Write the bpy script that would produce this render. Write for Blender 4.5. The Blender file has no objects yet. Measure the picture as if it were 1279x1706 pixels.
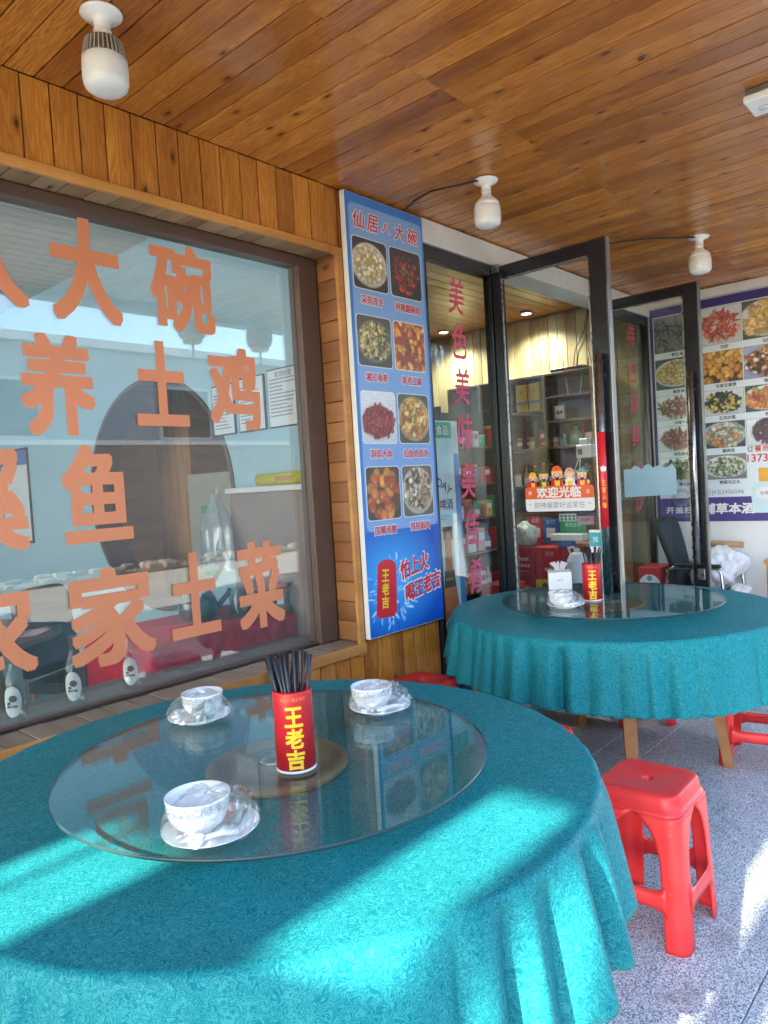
import bpy, bmesh, math, random
import numpy as np
from mathutils import Vector, Matrix

random.seed(7)
S = bpy.context.scene
COL = S.collection
PI = math.pi
rad = math.radians

# ------------------------------------------------------------------ camera, sky, sun, exposure
H = 1.45                                   # eye height above the terrace floor
yaw, pitch, roll, FPX = 0.843144798, -0.040084489, -0.0592968154, 1213.31184
fw = Vector((math.sin(yaw)*math.cos(pitch), math.cos(yaw)*math.cos(pitch), math.sin(pitch)))
r0 = Vector((math.cos(yaw), -math.sin(yaw), 0))
u0 = r0.cross(fw)
rt = r0*math.cos(roll) + u0*math.sin(roll)
up = -r0*math.sin(roll) + u0*math.cos(roll)
cam = bpy.data.objects.new('camera', bpy.data.cameras.new('camera'))
COL.objects.link(cam)
cam.matrix_world = Matrix(((rt.x, up.x, -fw.x, 0), (rt.y, up.y, -fw.y, 0), (rt.z, up.z, -fw.z, H), (0, 0, 0, 1)))
cam.data.sensor_fit = 'VERTICAL'
cam.data.sensor_height = 24
cam.data.lens = 24*FPX/1706
cam.data.clip_start = 0.05
cam.data.clip_end = 500
S.camera = cam

SUN_DIR = Vector((1.0, 0.088, -0.53)).normalized()     # the way the light travels
SUN_EL = math.asin(-SUN_DIR.z)
world = bpy.data.worlds.new('World')
S.world = world
world.use_nodes = True
wn = world.node_tree
sky = wn.nodes.new('ShaderNodeTexSky')
sky.sky_type = 'NISHITA'
sky.sun_disc = False
sky.sun_elevation = SUN_EL
sky.sun_rotation = math.atan2(-SUN_DIR.x, -SUN_DIR.y)
sky.air_density = 1.0
sky.dust_density = 0.4
wn.links.new(sky.outputs[0], wn.nodes['Background'].inputs[0])
wn.nodes['Background'].inputs[1].default_value = 0.15
sun = bpy.data.objects.new('sun', bpy.data.lights.new('sun', 'SUN'))
COL.objects.link(sun)
sun.data.energy = 3.7
sun.data.angle = rad(0.7)
sun.data.color = (1.0, 0.93, 0.78)
sun.rotation_euler = SUN_DIR.to_track_quat('-Z', 'Y').to_euler()
S.view_settings.view_transform = 'Standard'
S.view_settings.look = 'None'
S.view_settings.gamma = 1
S.view_settings.use_curve_mapping = False
S.view_settings.exposure = 2.75

# ------------------------------------------------------------------ node helpers and materials
def lin(c):
    return tuple((x/12.92 if x <= .04045 else ((x+.055)/1.055)**2.4) for x in c)

def rgb(r, g, b):
    return lin((r/255, g/255, b/255))

class NT:
    def __init__(s, name):
        s.m = bpy.data.materials.new(name)
        s.m.use_nodes = True
        s.t = s.m.node_tree
        s.b = s.t.nodes['Principled BSDF']
        s.out = s.t.nodes['Material Output']
    def n(s, kind, **kw):
        nd = s.t.nodes.new('ShaderNode'+kind)
        for k, v in kw.items():
            if k.startswith('i_'):
                key = k[2:]
                nd.inputs[int(key) if key.isdigit() else key.replace('_', ' ')].default_value = v
            else:
                setattr(nd, k, v)
        return nd
    def l(s, a, b):
        s.t.links.new(a, b)
    def math(s, op, a, b=None):
        nd = s.t.nodes.new('ShaderNodeMath'); nd.operation = op
        for i, x in enumerate((a, b)):
            if x is None: continue
            if isinstance(x, (int, float)): nd.inputs[i].default_value = x
            else: s.l(x, nd.inputs[i])
        return nd.outputs[0]
    def ramp(s, fac, pts, interp='LINEAR'):
        nd = s.t.nodes.new('ShaderNodeValToRGB')
        cr = nd.color_ramp; cr.interpolation = interp
        while len(cr.elements) < len(pts): cr.elements.new(0.5)
        for e, (p, c) in zip(cr.elements, pts):
            e.position = p; e.color = (*c, 1) if len(c) == 3 else c
        s.l(fac, nd.inputs[0])
        return nd.outputs[0]
    def mix(s, fac, a, b, mode='MIX'):
        nd = s.t.nodes.new('ShaderNodeMix'); nd.data_type = 'RGBA'; nd.blend_type = mode
        for i, x in ((0, fac), (6, a), (7, b)):
            if isinstance(x, (int, float)): nd.inputs[i].default_value = x
            elif isinstance(x, tuple): nd.inputs[i].default_value = (*x, 1)
            else: s.l(x, nd.inputs[i])
        return nd.outputs[2]
    def bump(s, h, strength=.2, dist=.002):
        nd = s.n('Bump'); nd.inputs['Strength'].default_value = strength; nd.inputs['Distance'].default_value = dist
        s.l(h, nd.inputs['Height']); s.l(nd.outputs[0], s.b.inputs['Normal'])
    def set(s, **kw):
        for k, v in kw.items():
            s.b.inputs[k.replace('_', ' ')].default_value = (*v, 1) if isinstance(v, tuple) and len(v) == 3 else v

def plain(name, col, rough=.5, var=.12, scale=9, metal=0, spec=.5, bump=0, coat=0, emit=0, trans=0, sss=0):
    t = NT(name)
    co = t.n('TexCoord')
    nz = t.n('TexNoise', i_Scale=scale, i_Detail=4.0, i_Roughness=.6)
    t.l(co.outputs['Object'], nz.inputs['Vector'])
    a = tuple(max(0, c*(1-var)) for c in col); b = tuple(c*(1+var) for c in col)
    t.l(t.ramp(nz.outputs[0], [(.3, a), (.7, b)]), t.b.inputs['Base Color'])
    rr = t.math('MULTIPLY_ADD', nz.outputs[0], .12); rr.node.inputs[2].default_value = max(0, rough-.06)
    t.l(rr, t.b.inputs['Roughness'])
    t.set(Metallic=metal, Specular_IOR_Level=spec, Coat_Weight=coat)
    if bump: t.bump(nz.outputs[0], bump)
    if emit:
        t.set(Emission_Color=col, Emission_Strength=emit)
    if trans: t.set(Transmission_Weight=trans)
    return t.m

def wood(name, c1, c2, c3, rough=.3, coat=.3, knots=True, gscale=1.0, weather=0, tone=.5, stripe=.5):
    """boards with grain running along local X; each board gets its own cut and tone"""
    t = NT(name)
    co = t.n('TexCoord'); oi = t.n('ObjectInfo')
    off = t.n('VectorMath', operation='SCALE')
    cmb = t.n('CombineXYZ'); t.l(oi.outputs['Random'], cmb.inputs[0])
    r2 = t.math('MULTIPLY', oi.outputs['Random'], 7.31); t.l(t.math('FRACT', r2), cmb.inputs[1])
    r3 = t.math('FRACT', t.math('MULTIPLY', oi.outputs['Random'], 23.7)); t.l(r3, cmb.inputs[2])
    t.l(cmb.outputs[0], off.inputs[0]); off.inputs['Scale'].default_value = 37
    add = t.n('VectorMath', operation='ADD'); t.l(co.outputs['Object'], add.inputs[0]); t.l(off.outputs[0], add.inputs[1])
    mp = t.n('Mapping'); mp.inputs['Scale'].default_value = (1.3*gscale, 16*gscale, 16*gscale); t.l(add.outputs[0], mp.inputs[0])
    g1 = t.n('TexNoise', i_Scale=1.6, i_Detail=3.0, i_Roughness=.55, i_Distortion=.6); t.l(mp.outputs[0], g1.inputs['Vector'])
    rings = t.math('FRACT', t.math('MULTIPLY', g1.outputs[0], 9.0))
    rings = t.ramp(rings, [(0, (.0,)*3), (.55, (1,)*3), (.92, (.25,)*3), (1, (0,)*3)])
    mp2 = t.n('Mapping'); mp2.inputs['Scale'].default_value = (4*gscale, 130*gscale, 130*gscale); t.l(add.outputs[0], mp2.inputs[0])
    g2 = t.n('TexNoise', i_Scale=1.0, i_Detail=2.0); t.l(mp2.outputs[0], g2.inputs['Vector'])
    base = t.mix(t.math('MULTIPLY', rings, stripe), c1, c2)
    base = t.mix(t.math('MULTIPLY', g2.outputs[0], .35), base, c3)
    # board-to-board tone
    tn = t.ramp(t.math('FRACT', t.math('MULTIPLY', oi.outputs['Random'], 13.37)), [(0, (1-tone*.6, 1-tone*.72, 1-tone*.8)), (.5, (1, 1, 1)), (1, (1+tone*.35, 1+tone*.5, 1+tone*.6))])
    base = t.mix(1.0, base, tn, 'MULTIPLY')
    # long stains
    mp3 = t.n('Mapping'); mp3.inputs['Scale'].default_value = (.8, 5, 5); t.l(add.outputs[0], mp3.inputs[0])
    g3 = t.n('TexNoise', i_Scale=1.4, i_Detail=2.0); t.l(mp3.outputs[0], g3.inputs['Vector'])
    base = t.mix(1.0, base, t.ramp(g3.outputs[0], [(.3, (.68, .58, .52)), (.6, (1.05, 1.05, 1.05))]), 'MULTIPLY')
    if knots:
        mp4 = t.n('Mapping'); mp4.inputs['Scale'].default_value = (6.0, 13.0, .02); t.l(add.outputs[0], mp4.inputs[0])
        v = t.n('TexVoronoi', i_Scale=1.0, voronoi_dimensions='2D'); v.inputs['Randomness'].default_value = 1; t.l(mp4.outputs[0], v.inputs['Vector'])
        sel = t.math('GREATER_THAN', t.n('SeparateColor').outputs[0] if False else _red(t, v.outputs['Color']), .87)
        k = t.ramp(v.outputs['Distance'], [(0, (1,)*3), (.07, (.92,)*3), (.11, (.45,)*3), (.26, (0,)*3)])
        kf = t.math('MULTIPLY', k, sel)
        base = t.mix(kf, base, (c1[0]*.16, c1[1]*.10, c1[2]*.10))
    if weather:
        nz = t.n('TexNoise', i_Scale=6, i_Detail=5.0); t.l(add.outputs[0], nz.inputs['Vector'])
        base = t.mix(t.math('MULTIPLY', nz.outputs[0], weather), base, rgb(150, 140, 128))
    t.l(base, t.b.inputs['Base Color'])
    t.l(t.ramp(g3.outputs[0], [(.3, (rough+.08,)*3), (.7, (rough-.05,)*3)]), t.b.inputs['Roughness'])
    t.set(Coat_Weight=coat, Coat_Roughness=.12)
    t.bump(g2.outputs[0], .12, .001)
    return t.m

def _red(t, sock):
    nd = t.t.nodes.new('ShaderNodeSeparateColor'); t.l(sock, nd.inputs[0]); return nd.outputs[0]

def glass(name, tint=(.96, .98, .97), f0=.045, gain=1.0, rough=0.0, body=0.0, bodycol=(.7, .8, .8), bumpy=0):
    """a clear sheet: lets light straight through and mirrors by angle"""
    t = NT(name)
    t.t.nodes.remove(t.b)
    geo = t.n('NewGeometry')
    dp = t.n('VectorMath', operation='DOT_PRODUCT'); t.l(geo.outputs['Incoming'], dp.inputs[0]); t.l(geo.outputs['Normal'], dp.inputs[1])
    c = t.math('ABSOLUTE', dp.outputs['Value'])
    f = t.math('POWER', t.math('SUBTRACT', 1.0, c), 5.0)
    f = t.math('ADD', t.math('MULTIPLY', f, 1-f0), f0)
    f = t.math('MULTIPLY', f, gain); f.node.use_clamp = True
    tr = t.n('BsdfTransparent'); tr.inputs[0].default_value = (*tint, 1)
    gl = t.n('BsdfGlossy'); gl.inputs['Roughness'].default_value = rough
    if bumpy:
        co = t.n('TexCoord'); nz = t.n('TexNoise', i_Scale=bumpy, i_Detail=2.0); t.l(co.outputs['Object'], nz.inputs['Vector'])
        bp = t.n('Bump'); bp.inputs['Strength'].default_value = .5; bp.inputs['Distance'].default_value = .004
        t.l(nz.outputs[0], bp.inputs['Height']); t.l(bp.outputs[0], gl.inputs['Normal'])
    src = tr.outputs[0]
    if body:
        df = t.n('BsdfDiffuse'); df.inputs[0].default_value = (*bodycol, 1)
        m0 = t.n('MixShader'); m0.inputs[0].default_value = body
        t.l(tr.outputs[0], m0.inputs[1]); t.l(df.outputs[0], m0.inputs[2]); src = m0.outputs[0]
    mx = t.n('MixShader'); t.l(f, mx.inputs[0]); t.l(src, mx.inputs[1]); t.l(gl.outputs[0], mx.inputs[2])
    t.l(mx.outputs[0], t.out.inputs[0])
    return t.m

M = {}
M['ceil_wood'] = wood('varnished_ceiling_pine', (.40, .128, .015), (.61, .255, .048), (.28, .070, .008), rough=.26, coat=.35, tone=.42, stripe=1.0)
M['wall_wood'] = wood('varnished_wall_pine', (.43, .150, .016), (.64, .275, .040), (.30, .085, .009), rough=.4, coat=.12, tone=.36, stripe=.95)
M['trim_wood'] = wood('trim_pine', (.52, .23, .05), (.64, .33, .09), (.36, .14, .03), rough=.45, coat=.1, tone=.25)
M['jamb_wood'] = wood('reveal_pine', (.30, .125, .04), (.40, .19, .07), (.2, .08, .025), rough=.4, coat=.2, tone=.35)
M['sill_wood'] = wood('weathered_sill_pine', (.30, .20, .12), (.38, .27, .18), (.2, .13, .08), rough=.6, coat=0, tone=.3, weather=.6)
M['soffit_wood'] = wood('soffit_pine', (.36, .25, .15), (.44, .32, .2), (.25, .16, .09), rough=.45, coat=.15, tone=.3)
M['pale_wood'] = wood('pale_interior_board', (.42, .36, .19), (.52, .46, .27), (.33, .25, .11), rough=.5, coat=0, knots=False, tone=.4, stripe=.6)
M['shop_ceiling_wood'] = wood('shop_ceiling_board', (.40, .2, .07), (.5, .28, .1), (.28, .13, .04), rough=.35, coat=.2, tone=.2, knots=False)
M['leg_wood'] = wood('table_leg_wood', (.34, .15, .05), (.44, .22, .08), (.22, .09, .03), rough=.5, coat=.1, tone=.2, knots=False)
M['shelf_wood'] = wood('dark_shelf_board', (.055, .035, .028), (.075, .05, .04), (.04, .025, .02), rough=.45, coat=.1, knots=False, tone=.2)
M['shelf_edge'] = wood('brown_shelf_edge', (.16, .10, .07), (.2, .13, .09), (.12, .07, .05), rough=.5, coat=0, knots=False, tone=.2)
M['orange_board'] = wood('orange_board', (.50, .24, .07), (.60, .33, .11), (.36, .16, .05), rough=.5, coat=0, knots=False, tone=.2)
M['steel_dark'] = plain('black_mirror_steel', (.012, .014, .018), rough=.2, metal=0, spec=.55, coat=.1, var=.2, scale=3)
M['steel'] = plain('brushed_steel', (.45, .46, .47), rough=.28, metal=1, var=.1, scale=30)
M['steel_bright'] = plain('bright_edge_steel', (.30, .31, .31), rough=.3, metal=1, var=.1, scale=14)
M['frame_brown'] = plain('brown_aluminium', (.105, .062, .045), rough=.42, var=.1)
M['white_paint'] = plain('white_paint', (.72, .72, .70), rough=.55, var=.04, scale=3)
M['white_beam'] = plain('white_beam_paint', (.66, .65, .62), rough=.6, var=.08, scale=5, bump=.1)
M['pale_blue_paint'] = plain('pale_blue_wall_paint', (.36, .55, .64), rough=.6, var=.05, scale=2)
M['white_plastic'] = plain('white_plastic', (.74, .74, .72), rough=.3, var=.03)
M['red_plastic'] = plain('red_stool_plastic', (.78, .035, .036), rough=.33, var=.10, scale=14, spec=.5, coat=.15)
M['red_dark'] = plain('dark_red_carton', (.36, .018, .025), rough=.55, var=.15)
M['red_carton'] = plain('red_carton', (.50, .03, .035), rough=.55, var=.12)
M['red_cloth'] = plain('red_velvet', (.55, .014, .04), rough=.9, var=.3, scale=22, spec=.1, bump=.5)
M['red_print'] = plain('red_print', (.60, .02, .03), rough=.35, var=.04)
M['crimson_vinyl'] = plain('crimson_vinyl', (.56, .03, .07), rough=.5, var=.12)
M['pink_vinyl'] = plain('faded_pink_vinyl', (.62, .085, .16), rough=.55, var=.2, scale=5)
M['orange_vinyl'] = plain('orange_vinyl', (.74, .26, .12), rough=.5, var=.06, scale=4)
M['orange_sign'] = plain('orange_sign_print', (.74, .13, .03), rough=.4, var=.03)
M['yellow_print'] = plain('yellow_print', (.85, .56, .03), rough=.4, var=.05)
M['gold_print'] = plain('gold_print', (.75, .38, .05), rough=.4, var=.1)
M['white_print'] = plain('white_print', (.75, .76, .76), rough=.5, var=.03)
M['black_print'] = plain('black_print', (.03, .03, .035), rough=.5, var=.1)
M['navy_print'] = plain('navy_print', (.07, .05, .22), rough=.45, var=.06)
M['purple_print'] = plain('purple_print', (.045, .03, .17), rough=.4, var=.08)
M['grey_print'] = plain('grey_print', (.25, .25, .3), rough=.5, var=.1)
M['pale_print'] = plain('pale_cyan_board_print', (.66, .74, .78), rough=.4, var=.03)
M['poster_blue'] = plain('poster_blue_print', (.05, .20, .55), rough=.32, var=.1, scale=2.5)
M['poster_light'] = plain('poster_light_blue_print', (.21, .37, .66), rough=.32, var=.05, scale=2)
M['black_rubber'] = plain('black_plastic', (.018, .018, .02), rough=.45, var=.2)
M['chop'] = plain('black_chopstick', (.022, .023, .03), rough=.35, var=.4, scale=20)
M['china'] = plain('white_china', (.86, .87, .86), rough=.12, var=.02, coat=.5)
M['green_glaze'] = plain('celadon_glaze', (.22, .34, .26), rough=.25, var=.1)
M['jar_grain'] = plain('grain_in_jar', (.45, .33, .17), rough=.8, var=.4, scale=80)
M['yellow_box'] = plain('yellow_carton', (.62, .43, .045), rough=.45, var=.08)
M['blue_print'] = plain('blue_print', (.03, .14, .42), rough=.4, var=.06)
M['green_print'] = plain('green_print', (.03, .36, .16), rough=.4, var=.06)
M['pink_print'] = plain('pink_print', (.62, .36, .42), rough=.5, var=.06)
M['teal_print'] = plain('teal_print', (.05, .36, .42), rough=.4, var=.06)
M['skin_print'] = plain('peach_print', (.80, .52, .38), rough=.5, var=.03)
M['magenta_print'] = plain('magenta_print', (.60, .03, .22), rough=.5, var=.06)
M['olive_print'] = plain('dark_green_print', (.05, .12, .06), rough=.5, var=.06)
M['cardboard'] = plain('cardboard', (.38, .24, .12), rough=.8, var=.12)
M['yellow_plastic'] = plain('yellow_plastic', (.62, .55, .03), rough=.4, var=.08)
M['grey_metal'] = plain('grey_cabinet', (.36, .35, .29), rough=.5, var=.08)
M['brown_panel'] = plain('brown_grey_panel', (.25, .20, .18), rough=.6, var=.15, scale=5)
M['beer_orange'] = plain('amber_bottle_print', (.62, .15, .035), rough=.4, var=.25, scale=6)
M['brown_print'] = plain('brown_label_print', (.10, .05, .03), rough=.5, var=.1)
M['banner'] = plain('pale_banner_print', (.56, .72, .76), rough=.4, var=.05)
M['white_bag'] = plain('white_plastic_bag', (.66, .66, .68), rough=.45, var=.1, scale=16, bump=.8)
M['green_bag'] = plain('pale_green_bag', (.46, .54, .46), rough=.5, var=.14, scale=16, bump=.8)
M['foil'] = plain('crumpled_foil', (.6, .62, .6), rough=.25, metal=.6, var=.2, scale=30, bump=.8)
M['jug'] = plain('cloudy_white_plastic', (.62, .66, .68), rough=.4, var=.04)
M['red_lid'] = plain('red_lid', (.6, .03, .06), rough=.4)
M['kettle'] = plain('black_kettle_enamel', (.015, .03, .033), rough=.15, coat=.6, var=.2)
M['dark_cloth'] = plain('dark_upholstery', (.022, .03, .04), rough=.6, var=.2, scale=30)
M['disc_wood'] = plain('lacquered_turntable', (.22, .15, .085), rough=.5, var=.2, scale=18)
M['bulb_white'] = plain('opal_diffuser', (.68, .70, .69), rough=.28, var=.02)
M['heatsink'] = plain('grey_heat_sink', (.16, .15, .13), rough=.45, metal=.6, var=.2)
M['cable'] = plain('black_cable', (.012, .012, .013), rough=.6)
M['bottle_label'] = plain('white_bottle_label', (.74, .73, .70), rough=.5, var=.03)
M['concrete'] = plain('road_concrete', (.46, .42, .35), rough=.85, var=.12, scale=1.2)
M['dark_ground'] = plain('dark_grey_ground', (.075, .075, .075), rough=.9, var=.2, scale=4)
M['earth'] = plain('bare_earth', (.22, .17, .12), rough=.95, var=.3, scale=3, bump=.8)
M['rubble'] = plain('rubble_stone', (.27, .22, .17), rough=.9, var=.3, scale=7)
M['far_wall'] = plain('grey_render', (.36, .40, .42), rough=.8, var=.06, scale=.7)
M['fence_wall'] = plain('brown_render', (.24, .19, .16), rough=.85, var=.15, scale=.9)
M['bark'] = plain('grey_bark', (.13, .11, .09), rough=.9, var=.25, scale=12)
M['inner_sill'] = plain('grey_stone_sill', (.20, .195, .175), rough=.5, var=.15)
M['dark_floor'] = plain('dark_floor_tile', (.12, .10, .085), rough=.3, var=.12)
M['lantern_red'] = plain('lantern_cloth', (.45, .10, .09), rough=.7, var=.1)
M['slab_top'] = plain('dark_batten_backing', (.05, .03, .015), rough=.9, var=.1)
M['sun_blocker'] = plain('grey_blocker_board', (.34, .34, .33), rough=.8, var=.1)
M['glass_pane'] = glass('shop_window_glass', tint=(.93, .965, .965), f0=.115, body=.035, bodycol=(.6, .66, .68))
M['door_glass'] = glass('door_glass', tint=(.94, .97, .96), f0=.045)
M['table_glass'] = glass('turntable_glass', tint=(.90, .96, .95), f0=.032, gain=1.0)
M['glass_edge'] = plain('glass_edge', (.02, .05, .055), rough=.3, spec=.4)
M['clear_glass'] = glass('bottle_glass', tint=(.88, .94, .92), f0=.06)
M['wrap'] = glass('cling_wrap', tint=(.97, .98, .98), f0=.14, rough=.05, body=.08, bodycol=(.85, .9, .9), bumpy=45)
M['plastic_bag_clear'] = glass('clear_bag', tint=(.9, .93, .95), f0=.12, rough=.12, body=.30, bodycol=(.55, .66, .72), bumpy=18)
M['print'] = None

def make_print():
    t = NT('photo_print')
    a = t.n('VertexColor', layer_name='Col'); t.l(a.outputs[0], t.b.inputs['Base Color'])
    t.set(Roughness=.32, Specular_IOR_Level=.4)
    return t.m
M['print'] = make_print()

def make_granite():
    t = NT('speckled_granite')
    co = t.n('TexCoord')
    v = t.n('TexVoronoi', i_Scale=300.0); t.l(co.outputs['Object'], v.inputs['Vector'])
    n1 = t.n('TexNoise', i_Scale=150.0, i_Detail=3.0, i_Roughness=.7); t.l(co.outputs['Object'], n1.inputs['Vector'])
    n2 = t.n('TexNoise', i_Scale=2.0, i_Detail=3.0); t.l(co.outputs['Object'], n2.inputs['Vector'])
    g = _red(t, v.outputs['Color'])
    c = t.ramp(g, [(0, (.15, .175, .195)), (.26, (.17, .20, .235)), (.3, (.38, .43, .465)), (.62, (.56, .62, .645)), (.66, (.68, .73, .75)), (1, (.76, .78, .80))])
    c2 = t.ramp(n1.outputs[0], [(.36, (.5, .5, .53)), (.5, (1, 1, 1)), (.62, (1.15, 1.15, 1.12))])
    c = t.mix(.8, c, c2, 'MULTIPLY')
    c = t.mix(1.0, c, t.ramp(n2.outputs[0], [(.3, (.86, .86, .87)), (.7, (1.08, 1.07, 1.06))]), 'MULTIPLY')
    n3 = t.n('TexNoise', i_Scale=5.5, i_Detail=5.0, i_Roughness=.7, i_Distortion=.5); t.l(co.outputs['Object'], n3.inputs['Vector'])
    c = t.mix(1.0, c, t.ramp(n3.outputs[0], [(.32, (.70, .68, .65)), (.46, (1, 1, 1))]), 'MULTIPLY')
    t.l(c, t.b.inputs['Base Color'])
    t.l(t.ramp(n1.outputs[0], [(.3, (.5,)*3), (.7, (.34,)*3)]), t.b.inputs['Roughness'])
    t.bump(n1.outputs[0], .1, .001)
    return t.m
M['granite'] = make_granite()

def make_red_plastic():
    t = NT('red_stool_plastic')
    co = t.n('TexCoord')
    n1 = t.n('TexNoise', i_Scale=7.0, i_Detail=4.0); t.l(co.outputs['Object'], n1.inputs['Vector'])
    mp = t.n('Mapping'); mp.inputs['Scale'].default_value = (160, 22, 90); mp.inputs['Rotation'].default_value = (.3, .5, .8); t.l(co.outputs['Object'], mp.inputs[0])
    n2 = t.n('TexNoise', i_Scale=1.0, i_Detail=2.0); t.l(mp.outputs[0], n2.inputs['Vector'])
    c = t.ramp(n1.outputs[0], [(.3, (.70, .028, .032)), (.7, (.82, .045, .042))])
    sc = t.ramp(n2.outputs[0], [(.69, (0,)*3), (.76, (1,)*3)])
    c = t.mix(t.math('MULTIPLY', sc, .35), c, (.85, .25, .22))
    t.l(c, t.b.inputs['Base Color'])
    t.l(t.ramp(n1.outputs[0], [(.3, (.28,)*3), (.7, (.46,)*3)]), t.b.inputs['Roughness'])
    t.bump(n2.outputs[0], .06, .001)
    return t.m
M['red_plastic'] = make_red_plastic()

def make_damask():
    t = NT('teal_damask')
    uv = t.n('UVMap', uv_map='UVMap')
    w = t.n('TexNoise', i_Scale=36.0, i_Detail=1.0); t.l(uv.outputs[0], w.inputs['Vector'])
    sc = t.n('VectorMath', operation='SCALE'); sc.inputs['Scale'].default_value = .05
    t.l(w.outputs['Color'], sc.inputs[0])
    ad = t.n('VectorMath', operation='ADD'); t.l(uv.outputs[0], ad.inputs[0]); t.l(sc.outputs[0], ad.inputs[1])
    n1 = t.n('TexNoise', i_Scale=58.0, i_Detail=.6, i_Distortion=1.6); t.l(ad.outputs[0], n1.inputs['Vector'])
    n2 = t.n('TexNoise', i_Scale=95.0, i_Detail=.2, i_Distortion=1.9); t.l(ad.outputs[0], n2.inputs['Vector'])
    a = t.math('ABSOLUTE', t.math('SUBTRACT', t.math('FRACT', t.math('MULTIPLY', n1.outputs[0], 5.0)), .5))
    b = t.math('ABSOLUTE', t.math('SUBTRACT', n2.outputs[0], .5))
    va = t.ramp(a, [(.13, (1,)*3), (.22, (0,)*3)])
    vb = t.ramp(b, [(.025, (1,)*3), (.055, (0,)*3)])
    pat = t.math('MAXIMUM', va, vb)
    big = t.n('TexNoise', i_Scale=3.0, i_Detail=3.0); t.l(uv.outputs[0], big.inputs['Vector'])
    c = t.mix(pat, (.003, .150, .182), (.026, .262, .282))
    c = t.mix(1.0, c, t.ramp(big.outputs[0], [(.3, (.9, .9, .9)), (.7, (1.08, 1.08, 1.08))]), 'MULTIPLY')
    t.l(c, t.b.inputs['Base Color'])
    t.l(t.ramp(pat, [(0, (.6,)*3), (1, (.42,)*3)]), t.b.inputs['Roughness'])
    t.set(Specular_IOR_Level=.12)
    wv = t.n('TexNoise', i_Scale=600.0, i_Detail=1.0); t.l(uv.outputs[0], wv.inputs['Vector'])
    hh = t.math('ADD', t.math('MULTIPLY', wv.outputs[0], .4), pat)
    cr = t.n('TexNoise', i_Scale=7.0, i_Detail=3.0, i_Distortion=.8); t.l(uv.outputs[0], cr.inputs['Vector'])
    b1 = t.n('Bump'); b1.inputs['Strength'].default_value = .2; b1.inputs['Distance'].default_value = .012; t.l(cr.outputs[0], b1.inputs['Height'])
    b2 = t.n('Bump'); b2.inputs['Strength'].default_value = .14; b2.inputs['Distance'].default_value = .0008; t.l(hh, b2.inputs['Height'])
    t.l(b1.outputs[0], b2.inputs['Normal']); t.l(b2.outputs[0], t.b.inputs['Normal'])
    return t.m
M['damask'] = make_damask()

def make_china_band():
    t = NT('scroll_band_china')
    co = t.n('TexCoord')
    n1 = t.n('TexNoise', i_Scale=85.0, i_Detail=.5, i_Distortion=1.5); t.l(co.outputs['Object'], n1.inputs['Vector'])
    a = t.math('ABSOLUTE', t.math('SUBTRACT', t.math('FRACT', t.math('MULTIPLY', n1.outputs[0], 4.0)), .5))
    pat = t.ramp(a, [(.10, (1,)*3), (.18, (0,)*3)])
    t.l(t.mix(t.math('MULTIPLY', pat, .75), (.78, .79, .78), (.22, .27, .33)), t.b.inputs['Base Color'])
    t.set(Roughness=.12, Coat_Weight=.5)
    return t.m
M['china_band'] = make_china_band()

tc = NT('thin_diffuser'); tc.t.nodes.remove(tc.b); trl = tc.n('BsdfTranslucent'); trl.inputs[0].default_value = (.8, .82, .84, 1); tc.l(trl.outputs[0], tc.out.inputs[0]); M['light_diffuser'] = tc.m

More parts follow.
